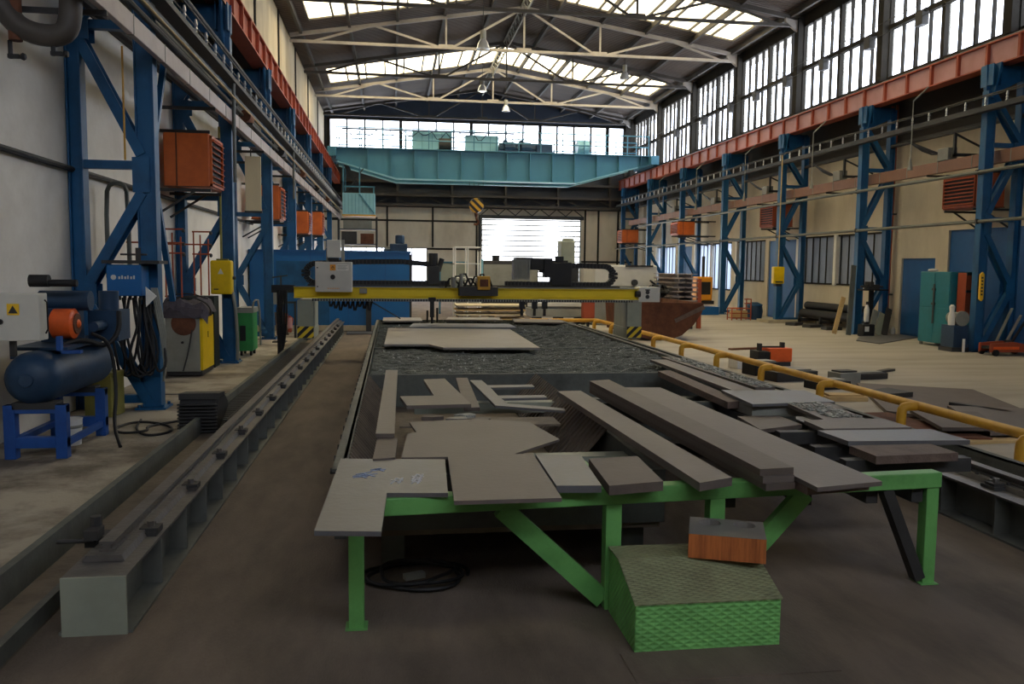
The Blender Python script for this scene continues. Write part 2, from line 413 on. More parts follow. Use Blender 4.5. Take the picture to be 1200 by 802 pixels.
# wind girder across the end wall (dark steel)
wg = struct(MB().build('trim_2', 'purlin')) if False else None
mbx = MB()
for z in (5.2, 5.75, 6.5): mbx.box(-3.8, 14.2, YE - .5, YE - .1, z, z + .14)
for x in range(-3, 14, 2): mbx.bar((x, YE - .3, 5.3), (x + 1, YE - .3, 5.75), .06, .06); mbx.bar((x + 1, YE - .3, 5.75), (x + 2, YE - .3, 5.3), .06, .06)
for x in (-2.8, .3, 3.4, 6.5, 9.6, 12.7): mbx.box(x - .06, x + .06, YE - .4, YE, 5.2, 8.3)
struct(mbx.build('trim_2', 'purlin'))
mbx = MB()
for x in range(5, 11): mbx.bar((x + .1, YE - .12, 4.8), (x + .55, YE - .12, 5.2), .05, .05); mbx.bar((x + .55, YE - .12, 5.2), (x + 1.1, YE - .12, 4.8), .05, .05)
struct(mbx.build('trim_3', 'purlin'))
BH = [(-3.3, 13.3, 7.2, 9.6)]  # unseen window strip behind the camera, added and sized to light the foreground
struct(wall_cells(MB(), 'X', YB - .25, .25, -4.1, 14.6, 0, 11.9, BH).build('wall_back', 'beige'))
fr = MB()
for q in range(18): fr.box(-3.3 + 16.6 * q / 17 - .04, -3.3 + 16.6 * q / 17 + .04, YB - .16, YB - .06, 7.2, 9.6)
window(fr, B(-3.3, 13.3, YB - .12, YB - .11, 7.2, 9.6), 'mull', 'pane')

# lower windows / doors of the right wall
def low_window(a, b, z0, z1, n, posts=(), pm='wired', fm='mull'):
    fr = MB()
    for q in range(n + 1): y = a + (b - a) * q / n; fr.box(14.3, 14.34, y - .018, y + .018, z0, z1)
    fr.box(14.26, 14.36, a, b, z0, z0 + .05); fr.box(14.26, 14.36, a, b, z1 - .05, z1)
    f = window(fr, B(14.33, 14.345, a, b, z0, z1), fm, pm)
    for y in posts: B(14.2, 14.34, y - .08, y + .08, z0 - .02, z1).build('post', 'white', f)
low_window(23.2, 28.3, 1.33, 2.95, 11, (25.72, 28.3))
low_window(31.1, 33.7, 1.33, 2.95, 6, (33.7,))
low_window(34.4, 38.6, .9, 2.95, 9, (36.5, 38.6), 'dimpane')
low_window(41.6, 44.5, .9, 2.95, 6, (44.5,), 'dimpane')
ND = [1]
def blue_door(a, b, z1, leaves):
    ND[0] += 1
    d = struct(B(14.36, 14.44, a, b, 0, z1).build('door_%d' % ND[0], 'door_blue'))
    w = (b - a) / leaves
    for k in range(leaves):
        MB().box(14.335, 14.36, a + w * k + .03, a + w * (k + 1) - .03, .05, z1 - .05).build('door_leaf', 'door_blue', d, bevel=.008)
    MB().cyl((14.33, a + w * .12, 1.05), (14.28, a + w * .12, 1.05), .02).bar((14.28, a + w * .12, 1.05), (14.28, a + w * .12 + .12, 1.05), .02, .02).build('door_handle', 'dgrey', d)
blue_door(15.3, 20.2, 2.87, 4); blue_door(20.7, 22.2, 2.16, 1); blue_door(28.5, 30.8, 2.9, 2); blue_door(39.2, 41.2, 2.9, 2)

# ------------------------------------------------------------------ roof
def rz(x): return 10.3 + .17 * (x + 3.85) if x < 4.95 else 10.3 + .17 * (13.75 - x)
SKY = [(18.6, 21.6), (28.4, 31.5), (39.0, 42.1)]
mb = MB()
def slab(x0, x1, y0, y1):
    t = .08
    vs = [(x, y, rz(x) + dz) for dz in (0, t) for x, y in ((x0, y0), (x1, y0), (x1, y1), (x0, y1))]
    mb.add(vs, [(0, 3, 2, 1), (4, 5, 6, 7), (0, 1, 5, 4), (1, 2, 6, 5), (2, 3, 7, 6), (3, 0, 4, 7)])
ys = [YB] + [v for s in SKY for v in s] + [YE + .2]
for i in range(0, len(ys), 2):
    slab(-4.15, 4.95, ys[i], ys[i + 1]); slab(4.95, 14.65, ys[i], ys[i + 1])
for a, b in SKY: slab(-4.15, -2.95, a, b); slab(12.85, 14.65, a, b)
ceil = struct(mb.build('ceiling', 'roof'))
for i, x in enumerate((-3.3, -1.55, .2, 1.95, 3.7, 6.2, 7.95, 9.7, 11.45, 13.2)):
    MB().box(x - .05, x + .05, YB, YE, rz(x) - .2, rz(x) - .005).build('purlin', 'purlin', ceil)
MB().box(4.87, 5.03, YB, YE, rz(4.95) - .12, rz(4.95) - .01).build('ridge_beam', 'purlin', ceil)
for a, b in SKY:
    fr = MB(); pn = MB()
    for x0, x1 in ((-2.95, 4.9), (5.0, 12.85)):
        n = 9
        for q in range(n + 1):
            x = x0 + (x1 - x0) * q / n
            fr.box(x - .03, x + .03, a, b, rz(x) - .02, rz(x) + .1)
        for y in (a, b):
            fr.bar((x0, y, rz(x0) + .03), (x1, y, rz(x1) + .03), .06, .07)
        vs = [(x, y, rz(x) + dz) for dz in (.05, .06) for x, y in ((x0, a), (x1, a), (x1, b), (x0, b))]
        pn.add(vs, [(0, 3, 2, 1), (4, 5, 6, 7), (0, 1, 5, 4), (1, 2, 6, 5), (2, 3, 7, 6), (3, 0, 4, 7)])
    window(fr, pn, 'purlin', 'skypane')

# ------------------------------------------------------------------ roof trusses
def make_truss(y):
    t = thing('roof_truss', '', 'roof truss', (4.95, y, 9.85), 'steel trusses under the roof')
    MB().bar((-3.7, y, 9.95), (13.6, y, 9.95), .1, .1).build('bottom_chord', 'truss', t)
    zt = lambda x: 10.15 + 1.4 * (1 - abs(x - 4.95) / 8.65)
    m1 = MB()
    m1.bar((-3.7, y, zt(-3.7)), (4.95, y, zt(4.95)), .12, .13).bar((4.95, y, zt(4.95)), (13.6, y, zt(13.6)), .12, .13)
    m1.build('top_chord', 'truss', t)
    for a, b in (((4.95, 11.5), (4.95, 9.95)), ((4.85, 11.5), (2.2, 9.95)), ((5.05, 11.5), (7.7, 9.95)), ((2.0, zt(2.0)), (2.0, 9.95)),
                 ((7.9, zt(7.9)), (7.9, 9.95)), ((-.7, zt(-.7)), (1.8, 9.95)), ((10.6, zt(10.6)), (8.1, 9.95)),
                 ((-.7, zt(-.7)), (-2.9, 9.95)), ((10.6, zt(10.6)), (12.8, 9.95))):
        MB().bar((a[0], y, a[1]), (b[0], y, b[1]), .065, .075).build('strut', 'truss', t)
    m1 = MB()
    for x, z in ((2.0, 9.98), (7.9, 9.98), (4.95, 11.42), (4.95, 9.98)): m1.box(x - .28, x + .28, y - .02, y + .02, z - .06, z + .09)
    m1.build('gusset_plate', 'truss', t)
    return t
tr = make_truss(27.4)
TL = ['nearest roof truss, crossing just before the first skylight band', 'second roof truss, pale steel, just behind the first skylight band', 'third roof truss, halfway between the two skylight bands',
      'fourth roof truss, above the travelling crane behind the second skylight band', 'farthest roof truss, next to the end wall gable']
for k in range(5):
    o = tr if k == 0 else dup(tr, (4.95, 27.4 + 5 * k, 9.85))
    o['label'] = TL[k]
    if k in (2, 4):
        for ch_ in o.children: ch_.data = ch_.data.copy(); ch_.data.materials[0] = M['purlin']
for ch_ in tr.children: ch_.data = ch_.data.copy(); ch_.data.materials[0] = M['purlin']
lat = thing('ridge_lattice', 'blue grey lattice girder running lengthwise under the roof ridge', 'girder', (4.95, 27.4, 11.2))
m1 = MB(); m2 = MB()
for dx in (-.14, .14):
    m1.bar((4.95 + dx, 22, 11.55), (4.95 + dx, 47.4, 11.55), .05, .05)
m1.bar((4.95, 22, 11.25), (4.95, 47.4, 11.25), .05, .05); m1.build('chord', 'mgrey', lat)
for q in range(36):
    y = 22 + q * .7
    for dx in (-.14, .14): m2.bar((4.95 + dx, y, 11.55), (4.95, y + .35, 11.25), .025, .025); m2.bar((4.95, y + .35, 11.25), (4.95 + dx, y + .7, 11.55), .025, .025)
m2.build('lacing', 'mgrey', lat)
# ================================================================== COLUMNS AND RUNWAYS
def make_column(loc):
    """local x=0 front post, x=-.82 back post (against the wall)"""
    x0, y0, _ = loc
    t = thing('steel_column', '', 'steel column', loc, 'blue lattice columns')
    P = lambda x, y, z: (x0 + x, y0 + y, z)
    MB().ibar(P(0, 0, 0), P(0, 0, 5.8), .2, .22, .02, .16, (1, 0, 0)).build('front_post', 'blue', t, bevel=.006)
    MB().ibar(P(-.8, 0, 0), P(-.8, 0, 6.3), .2, .17, .02, .1, (1, 0, 0)).build('back_post', 'blue', t, bevel=.006)
    for z in (.12, 2.98, 4.62): MB().box(x0 - .8, x0, y0 - .06, y0 + .06, z - .05, z + .05).build('crossbar', 'blue', t)
    for a, b in (((-.75, 4.5), (-.05, 3.1)), ((-.05, 2.65), (-.75, 1.45)), ((-.75, 1.4), (-.05, .1)), ((-.75, 4.7), (-.05, 5.7))):
        m1 = MB()
        for dy in (-.1, .1): m1.bar(P(a[0], dy, a[1]), P(b[0], dy, b[1]), .12, .02, (0, 1, 0))
        m1.bar(P(a[0], 0, a[1]), P(b[0], 0, b[1]), .02, .18, (0, 1, 0))
        m1.build('diagonal_brace', 'blue', t)
    m1 = MB(); m1.cm = 0
    for dy in (-.11, .11):
        for z in (2.75, 1.42, 4.55):
            m1.box(x0 - .82, x0 - .6, y0 + dy - .006, y0 + dy + .006, z - .12, z + .12) if z != 2.75 else m1.box(x0 - .15, x0 + .05, y0 + dy - .006, y0 + dy + .006, z - .1, z + .32)
    m1.build('gusset_plate', 'blue', t)
    m1 = MB()
    for dx, w in ((-.12, .02), (.08, .02)): m1.box(x0 + dx, x0 + dx + w, y0 - .2, y0 + .2, 5.9, 6.36)
    m1.prism([(y0 - .12, 5.6), (y0 + .12, 5.6), (y0 + .32, 6.3), (y0 + .32, 6.36), (y0 - .32, 6.36), (y0 - .32, 6.3)], x0 - .02, x0 + .02, 'X')
    m1.prism([(x0 + .13, 6.36), (x0 - .85, 6.36), (x0 - .85, 6.1), (x0 - .1, 5.75), (x0 + .1, 5.75)], y0 - .02, y0 + .02, 'Y')
    m1.build('bracket', 'blue', t)
    m1 = MB(); m1.box(x0 - .18, x0 + .18, y0 - .18, y0 + .18, 0, .025)
    for a in (-.14, .14):
        for b in (-.14, .14): m1.cyl((x0 + a, y0 + b, .02), (x0 + a, y0 + b, .06), .018, n=6)
    m1.build('base_plate', 'blue', t)
    return t
c0 = make_column((-2.95, 10.92, 0))
LC = ['nearest blue lattice column on the left, between air compressor and welding cabinet', 'left blue lattice column carrying the yellow switch box',
      'third blue lattice column along the left wall, just in front of the booth', 'fourth blue lattice column along the left wall, beyond the booth front',
      'fifth blue lattice column along the left wall', 'sixth blue lattice column along the left wall, near the crane', 'seventh blue lattice column along the left wall, beyond the crane']
for k in range(7):
    o = c0 if k == 0 else dup(c0, (-2.95, 10.92 + 5 * k, 0)); o['label'] = LC[k]
RC = ['nearest blue lattice column on the right, standing behind the orange trolley jack', 'right blue lattice column next to the two red pipes and the leaning plank',
      'right blue lattice column on a concrete plinth with a yellow pendant box hanging before it', 'right blue lattice column beside the small orange wire rack',
      'fifth blue lattice column along the right wall', 'sixth blue lattice column along the right wall, under the crane end', 'last blue lattice column along the right wall']
for k in range(7):
    dup(c0, (13.12, 17.4 + 5 * k, 0), RC[k], PI)
# extra lengthwise knee braces on the nearest column
m1 = MB(); m1.bar((-2.95, 11.1, 3.0), (-2.95, 11.95, 1.3), .07, .07); m1.bar((-2.95, 11.1, 3.1), (-2.95, 11.9, 4.6), .07, .07); m1.build('knee_brace', 'blue', c0)

def runway(name, x, side, label):
    t = thing(name, label, 'crane beam', (x, 5, 6.36))
    y0, y1 = 4, 48.9
    MB().box(x - .17, x + .17, y0, y1, 6.36, 6.39).build('bottom_flange', 'red', t)
    MB().box(x - .17, x + .17, y0, y1, 6.87, 6.9).build('top_flange', 'red', t)
    MB().box(x + side * .08 - .012, x + side * .08 + .012, y0, y1, 6.39, 6.87).build('web', 'red' if side > 0 else 'red_lt', t)  # right web paler: sky reflection painted into its colour
    for k in range(45):
        y = y0 + .7 + k
        a, b = (x + side * .08, x + side * .165); MB().box(min(a, b), max(a, b), y - .035, y + .035, 6.39, 6.87).build('stiffener', 'red', t)
    MB().box(x - .03, x + .03, y0, y1, 6.9, 6.98).build('crane_rail', 'rail', t)
runway('crane_runway_beam', -3.07, 1, 'long rust red crane runway girder along the left columns')
runway('crane_runway_beam', 13.36, -1, 'long orange red crane runway girder along the right columns, below the windows')

# conductor bars with insulators under each girder
def busbar(x, z, side, label):
    t = thing('conductor_rail', label, 'conductor rail', (x, 8, z))
    MB().box(x - .04, x + .04, 6, 48, z - .09, z + .02).box(x - .09, x + .09, 6, 48, z - .11, z - .09).build('support_angle', 'dgrey', t)
    MB().tube([(x + .03 * side, 6, z + .24), (x + .03 * side, 48, z + .24)], .014, 6).tube([(x - .1 * side, 6, z + .24), (x - .1 * side, 48, z + .24)], .012, 6).build('conductor', 'dgrey', t)
    for k in range(60):
        y = 8 + k * .66
        MB().lathe((x, y, z + .02), [(.03, 0), (.016, .04), (.028, .07), (.016, .1), (.028, .13), (.014, .2)], 8).build('insulator', 'lampm', t)
    return t
busbar(-2.72, 4.98, 1, 'left conductor rail with rows of insulators below the red girder')
busbar(12.9, 5.42, -1, 'right conductor rail with rows of insulators below the orange girder')

# trunking, pipes on the left
def trunk(x0, x1, z0, z1, y0, y1, m, label, name='cable_trunking', seg=1.25):
    t = thing(name, label, 'cable trunking', ((x0 + x1) / 2, y0, z0))
    MB().box(x0, x1, y0, y1, z0, z1).build('body', m, t, bevel=.006)
    m1 = MB(); y = y0 + .4
    while y < y1: m1.box(x0 - .006, x1 + .006, y - .012, y + .012, z0 - .006, z1 + .006); y += seg
    m1.build('joint_band', 'mgrey', t)
    m1 = MB(); y = y0 + .8
    while y < y1: m1.box(min(x0, -3.6) if x0 < 0 else x0, x1 if x0 < 0 else 14.2, y - .02, y + .02, z0 - .05, z0); y += 5
    m1.build('bracket', 'dgrey', t)
trunk(-2.78, -2.71, 4.21, 4.42, 8.0, 46, 'pipew', 'pale grey cable trunking running along the left columns')
trunk(13.32, 13.46, 4.22, 4.5, 14.0, 47, 'pink', 'brownish cable trunking running along the right wall behind the columns')
def pipe(name, pts, r, m, label, cat='pipe', sm=0, clamps=(), n=8):
    t = thing(name, label, cat, pts[0])
    MB().tube(pts, r, n, sm).build('tube', m, t, smooth=True)
    if clamps:
        m1 = MB()
        for c in clamps: m1.cbox(c, (r * 2.6, .05, r * 2.6))
        m1.build('clamp', 'dgrey', t)
    return t
pipe('steam_pipe', [(13.0, 12, 2.93), (13.0, 48.5, 2.93)], .04, 'pipe', 'lower grey pipe running along the right column fronts', clamps=[(13.0, 17.4 + 5 * k, 2.93) for k in range(6)])
pipe('steam_pipe', [(12.96, 12, 4.02), (12.96, 44, 4.02)], .042, 'pipe', 'upper grey pipe running along the right column fronts', clamps=[(12.98, 17.4 + 5 * k, 4.02) for k in range(6)])
pipe('thin_pipe', [(-2.66, 8, 4.62), (-2.66, 46, 4.62)], .014, 'wood', 'thin yellowish pipe above the pale trunking on the left')
for i, (z, x, r, m, w) in enumerate(((4.75, -2.98 + .2, .045, 'pipe', 'upper'), (4.6, -2.8, .035, 'dgrey', 'lower dark'), (5.35, -2.75, .03, 'dgrey', 'topmost dark'))):
    pipe('service_pipe', [(x, 8, z), (x, 46, z)], r, m, w + ' pipe between the pale trunking and the left conductor rail')
for x_, z_, r_, l_ in ((-3.35, 5.15, .09, 'thick dark duct behind the left columns at conductor rail height'), (-3.4, 5.6, .12, 'thickest dark duct behind the left columns, under the red girder'), (-3.45, 4.75, .06, 'thin dark duct behind the left columns at trunking height')):
    pipe('air_duct', [(x_, 8, z_), (x_, 46, z_)], r_, 'dgrey', l_, 'duct')
pipe('wall_conduit', [(-3.8, 4, 2.92), (-3.8, 24, 2.9)], .035, 'dgrey', 'dark conduit fixed along the white left wall')
pipe('service_pipe', [(13.9, 14, 5.28), (13.9, 47, 5.28)], .05, 'dgrey', 'dark pipe high on the right wall above the brownish trunking')
pipe('service_pipe', [(14.1, 14, 5.38), (14.1, 47, 5.38)], .035, 'dgrey', 'thinner dark pipe high on the right wall close to the beige wall')
# drop pipes from trunking
for i, (x, y, z0, z1, m, w) in enumerate(((-2.68, 15.2, 3.2, 4.9, 'pipe', 'grey drop pipe beside the louvres of the nearest orange heater'), (-2.68, 24.0, 3.6, 4.9, 'pipe', 'grey drop pipe before the second orange heater'),
     (-3.1, 10.55, 3.0, 4.3, 'yellow', 'thin yellow drop pipe beside the nearest left column'))):
    pipe('drop_pipe', [(x, y, z1), (x, y, z0)], .03 if m == 'pipe' else .012, m, w)
# hanging rods on the right
for i, y in enumerate((19.6, 24.6, 29.6, 34.6, 39.6)):
    t = thing('hanging_rod', ['thin hanging rod nearest the camera on the right, from girder to trunking', 'second thin hanging rod on the right wall side', 'third thin hanging rod on the right, ending in a pale cone', 'fourth thin hanging rod on the right, ending in a pale cone', 'farthest thin hanging rod on the right'][i], 'rod', (12.72, y, 4.3), 'rods hanging from the right girder')
    MB().cyl((12.72, y, 6.0), (12.72, y, 4.5), .012, n=6).build('rod', 'mgrey', t)
    MB().bar((12.72, y, 5.98), (13.1, y, 6.34), .03, .03).build('hanger', 'mgrey', t)
    MB().lathe((12.72, y, 4.3), [(.06, 0), (.05, .1), (.015, .3)], 10).build('weight', 'mgrey', t)

# gooseneck at top left
t = thing('gooseneck_pipe', 'thick dark grey swan neck pipe bending down at the top left corner', 'pipe', (-3.3, 8.5, 3.8))
MB().tube([(-3.8, 8.5, 4.35), (-3.56, 8.5, 4.22), (-3.44, 8.5, 3.98), (-3.25, 8.5, 3.88), (-3.0, 8.5, 3.88), (-2.93, 8.5, 4.05), (-2.93, 8.5, 4.6)], .1, 14, 2).build('bend', 'duct', t, smooth=True)
MB().cyl((-3.42, 8.5, 4.6), (-3.42, 8.5, 3.82), .06).build('down_pipe', 'rust', t, smooth=True)
for x, z in ((-3.1, 3.72), (-3.47, 3.68)):
    v = MB().cyl((x, 8.5, z + .14), (x, 8.5, z - .02), .02).cbox((x + .03, 8.5, z), (.1, .04, .035)).build('drain_valve', 'black', t)
    MB().lathe((x + .11, 8.5, z), [(.025, -.02), (.035, 0), (.025, .02)], 10, 'X').build('valve_wheel', 'black', v)
pipe('loop_pipe', [(-3.72, 11.8, 1.6), (-3.72, 11.8, 2.7), (-3.66, 11.8, 2.84), (-3.5, 11.8, 2.84), (-3.45, 11.8, 2.7), (-3.45, 11.8, 1.5)], .03, 'pipe', 'grey hairpin pipe behind the nearest left column', sm=1)

# ------------------------------------------------------------------ heaters
def heater(loc, dx, dy, dz, label, m='orange', side=1):
    """unit air heater: louvres face the hall (+x for side=1)"""
    x, y, z = loc
    t = thing('unit_heater', label, 'heater', loc, 'orange unit heaters')
    xs = (x, x + side * dx); a, b = min(xs), max(xs)
    MB().box(a, b, y, y + dy, z, z + dz).build('casing', m, t, bevel=.02)
    fx = x + side * dx
    m1 = MB()
    m1.box(min(fx, fx + side * .04), max(fx, fx + side * .04), y + .03, y + dy - .03, z + .03, z + .07).box(min(fx, fx + side * .04), max(fx, fx + side * .04), y + .03, y + dy - .03, z + dz - .07, z + dz - .03)
    for q in (y + .03, y + dy - .06): m1.box(min(fx, fx + side * .04), max(fx, fx + side * .04), q, q + .03, z + .03, z + dz - .03)
    m1.build('grille_frame', m, t)
    MB().box(min(fx, fx + side * .006), max(fx, fx + side * .006), y + .06, y + dy - .06, z + .06, z + dz - .06).build('vent_opening', 'black', t)
    n = 8
    for q in range(n):
        zz = z + .1 + (dz - .2) * q / (n - 1)
        MB().cbox((fx + side * .035, y + dy / 2, zz), (.07, dy - .12, .012), 0, 0, side * .5).build('louvre', m, t)
    m1 = MB().box(a + .27 * (b - a), a + .27 * (b - a) + .02, y - .012, y, z, z + dz).box(a - .01, b + .01, y - .012, y + .01, z, z + .02)
    m1.build('panel_seam', 'rust', t)
    m1 = MB(); wx = -3.84 if side > 0 else 14.3
    for q in (y + .08, y + dy - .08):
        m1.bar((wx, q, z - .04), (fx, q, z - .04), .04, .05); m1.bar((wx, q, z + dz + .03), (fx, q, z + dz + .03), .04, .05); m1.bar((wx, q, z - .45), (fx - side * .25, q, z - .05), .035, .035)
    m1.build('support_frame', 'dgrey', t)
heater((-3.7, 14.6, 3.05), .72, 1.0, .88, 'large orange unit heater nearest the camera on the left wall')
heater((-3.6, 22.6, 2.95), .7, 1.0, .88, 'second orange unit heater on the left wall, behind the hanging cream panel')
heater((-3.5, 29.5, 2.85), .65, .9, .75, 'third orange unit heater on the left wall')
heater((-3.4, 34.6, 3.0), .6, .9, .9, 'fourth orange unit heater on the left wall, above the blue booth')
heater((14.1, 18.0, 3.3), .72, 1.2, .8, 'dark red finned heater coil nearest the camera on the right wall', 'copper', -1)
heater((13.9, 28.1, 3.3), .7, 1.1, .78, 'brownish red finned heater on the right behind the pendant column', 'copper', -1)
heater((13.3, 36.2, 3.3), .75, 1.0, .58, 'bright orange unit heater on the right wall', 'orange', -1)
heater((13.4, 45.2, 3.2), .9, 1.0, .7, 'farthest orange unit heater on the right, near the end wall', 'orange', -1)

# ------------------------------------------------------------------ overhead crane
Yc = 42.5
cr = thing('overhead_crane', 'turquoise overhead travelling crane spanning the hall in front of the end windows', 'crane', (5, Yc, 6.95))
poly = [(-2.75, 7.5), (13.05, 7.5), (13.05, 7.1), (12.4, 7.0), (9.25, 6.12), (.2, 6.12), (-2.5, 6.85), (-2.75, 6.95)]
MB().prism(poly, Yc, Yc + .03, 'Y').build('front_girder', 'teal', cr)
MB().prism(poly, Yc + 1.9, Yc + 1.93, 'Y').build('rear_girder', 'teal', cr)
MB().box(-2.8, 13.1, Yc - .2, Yc + .35, 7.5, 7.54).box(-2.8, 13.1, Yc + 1.7, Yc + 2.15, 7.5, 7.54).build('top_flange', 'teal', cr)
m1 = MB()
for yy in (Yc, Yc + 1.9):
    for a, b in (((-2.7, 6.85), (.2, 6.07)), ((.2, 6.07), (9.25, 6.07)), ((9.25, 6.07), (12.45, 6.95))): m1.bar((a[0], yy, a[1]), (b[0], yy, b[1]), .34, .05)
m1.build('bottom_flange', 'teal_lt', cr)
m1 = MB()
for x in range(0, 9): m1.box(x + .3, x + 1.1, Yc - .19, Yc - .17, 6.02, 6.14) if x % 3 == 1 else None
for k in range(13):
    x = -1.2 + k * 1.15
    zb = 6.12 if .2 <= x <= 9.25 else (6.12 + (.2 - x) * .25 if x < .2 else 6.12 + (x - 9.25) * .28)
    MB().box(x - .02, x + .02, Yc - .17, Yc, zb, 7.5).build('web_stiffener', 'teal', cr)
m1 = MB()
for x in (-2.9, 13.2):
    m1.box(x - .2, x + .2, Yc - .6, Yc + 2.6, 7.05, 7.5)
    for yy in (Yc - .3, Yc + 2.3): m1.cyl((x - .07, yy, 7.14), (x + .07, yy, 7.14), .16, n=18)
m1.build('end_carriage', 'teal', cr, bevel=.01)
m1 = MB()
for yy in (Yc - .15, Yc + 2.1):
    for z in (7.95, 8.5): m1.tube([(-2.7, yy, z), (13.0, yy, z)], .03, 6)
    for k in range(15): m1.tube([(-2.7 + k * 1.12, yy, 7.5), (-2.7 + k * 1.12, yy, 8.5)], .028, 6)
m1.build('handrail', 'teal', cr)
m1 = MB()
for k in range(10): m1.tube([(-2.2 + k * .7, Yc + 1.0, 8.55), (-1.9 + k * .7, Yc + 1.0, 8.1 + .12 * (k % 3)), (-1.5 + k * .7, Yc + 1.0, 8.55)], .025, 6, 1)
m1.box(-2.5, 6.2, Yc + .98, Yc + 1.02, 8.56, 8.64); m1.build('festoon_cable', 'blue_dk', cr)
for x0, x1, z1 in ((1.0, 3.0, 8.62), (3.7, 5.4, 8.5)): 
    c = MB().box(x0, x1, Yc + 1.2, Yc + 1.7, 7.54, z1).build('control_cubicle', 'teal_lt', cr, bevel=.01)
    m1 = MB()
    for q in range(1, 4): m1.box(x0 + (x1 - x0) * q / 4 - .01, x0 + (x1 - x0) * q / 4 + .01, Yc + 1.185, Yc + 1.2, 7.6, z1 - .06)
    m1.build('door_seam', 'teal', c)
m1 = MB()
for x in (5.65, 6.5): m1.cyl((x, Yc + .7, 7.85), (x + .5, Yc + .7, 7.85), .3); m1.cyl((x + .1, Yc + .7, 8.0), (x + .1, Yc + 1.2, 8.2), .14)
m1.box(5.3, 8.2, Yc + .4, Yc + 1.6, 7.54, 7.68); m1.box(7.3, 8.1, Yc + .5, Yc + 1.3, 7.68, 8.05); m1.cyl((5.4, Yc + 1.0, 7.85), (8.0, Yc + 1.0, 7.85), .25); m1.build('hoist_trolley', 'blue_dk', cr, bevel=.01)
m1 = MB().cyl((2.3, Yc + .3, 7.86), (2.9, Yc + .3, 7.86), .3); m1.box(2.2, 3.0, Yc + .1, Yc + .6, 7.54, 7.6); m1.build('drive_motor', 'dgrey', cr, smooth=True)
m1 = MB().cyl((9.3, Yc + .2, 7.9), (9.9, Yc + .2, 7.9), .36, n=18).box(9.2, 10.0, Yc, Yc + .5, 7.54, 7.62); m1.build('travel_motor', 'teal_lt', cr, smooth=True)
cab = MB().box(-2.4, -.85, Yc - .5, Yc + .9, 4.25, 5.3).build('operator_cab', 'teal_lt', cr)
m1 = MB().box(-2.42, -.83, Yc - .52, Yc + .92, 4.2, 4.27); m1.build('cab_floor', 'yellow', cab)
m1 = MB()
for x in (-2.36, -1.58, -.9): m1.box(x - .03, x + .03, Yc - .5, Yc - .44, 5.3, 6.55 if x < -1 else 5.62)
m1.box(-2.36, -2.3, Yc + .8, Yc + .86, 5.3, 6.9); m1.box(-2.4, -.85, Yc - .5, Yc - .45, 5.58, 5.64); m1.bar((-1.58, Yc - .52, 5.25), (-.9, Yc - .52, 4.35), .05, .05)
m1.build('cab_post', 'teal', cab)
m1 = MB()
for q in range(9): m1.box(-2.3 + q * .17, -2.285 + q * .17, Yc - .515, Yc - .5, 4.32, 5.26)
m1.build('cab_seam', 'teal', cab)
MB().bar((-2.3, Yc - .3, 5.3), (-1.4, Yc - .3, 6.5), .05, .05).bar((-1.5, Yc + .5, 5.3), (-2.3, Yc + .5, 6.8), .06, .2).build('ladder', 'dgrey', cab)
# hook block
hb = thing('hook_block', 'round hook block with black and yellow stripes hanging from the crane', 'crane hook', (4.25, 43.4, 4.0))
MB().lathe((4.25, 43.4, 4.92), [(.2, -.16), (.36, -.14), (.38, 0), (.36, .14), (.2, .16)], 28, 'Y').build('sheave_case', 'hookstripe', hb, smooth=True)
MB().cyl((4.25, 43.4, 4.6), (4.25, 43.4, 4.35), .1, .07).tube([(4.25, 43.4, 4.36), (4.25, 43.4, 4.22), (4.38, 43.4, 4.12), (4.36, 43.4, 3.98), (4.24, 43.4, 3.93), (4.14, 43.4, 4.0)], .05, 10, 2).build('hook', 'rust', hb, smooth=True)
m1 = MB()
for dx in (-.3, -.1, .1, .3): m1.tube([(4.25 + dx, 43.4, 5.0), (4.25 + dx * 1.4, 43.4, 7.6)], .012, 5)
m1.build('wire_rope', 'dgrey', hb)

# ------------------------------------------------------------------ lamps under the roof
def lamp(x, y, z, label, lit=False):
    t = thing('high_bay_lamp', label, 'lamp', (x, y, z), 'bell shaped hall lamps')
    MB().lathe((x, y, z), [(.21, 0), (.2, .03), (.16, .17), (.1, .26), (.07, .3)], 20).build('shade', 'lampm', t, smooth=True)
    MB().cyl((x, y, z + .3), (x, y, z + .55), .09).build('ballast', 'mgrey', t)
    MB().lathe((x, y, z + .02), [(.02, -.05), (.11, -.03), (.13, .02), (.06, .1)], 14).build('bulb', 'glow' if lit else 'labelw', t, smooth=True)
    MB().cyl((x, y, z + .55), (x, y, rz(x) - .0), .012, n=6).build('cord', 'dgrey', t)
lamp(2.72, 26.0, 8.35, 'bell shaped hall lamp hanging nearest, left of the roof centre')
lamp(3.95, 38.0, 9.55, 'hall lamp glowing warm between the second and third roof trusses', True)
lamp(5.55, 42.0, 9.45, 'hall lamp hanging above the crane, under the fourth roof truss')
lamp(9.5, 34.6, 9.6, 'hall lamp hanging right of the roof centre between the trusses')

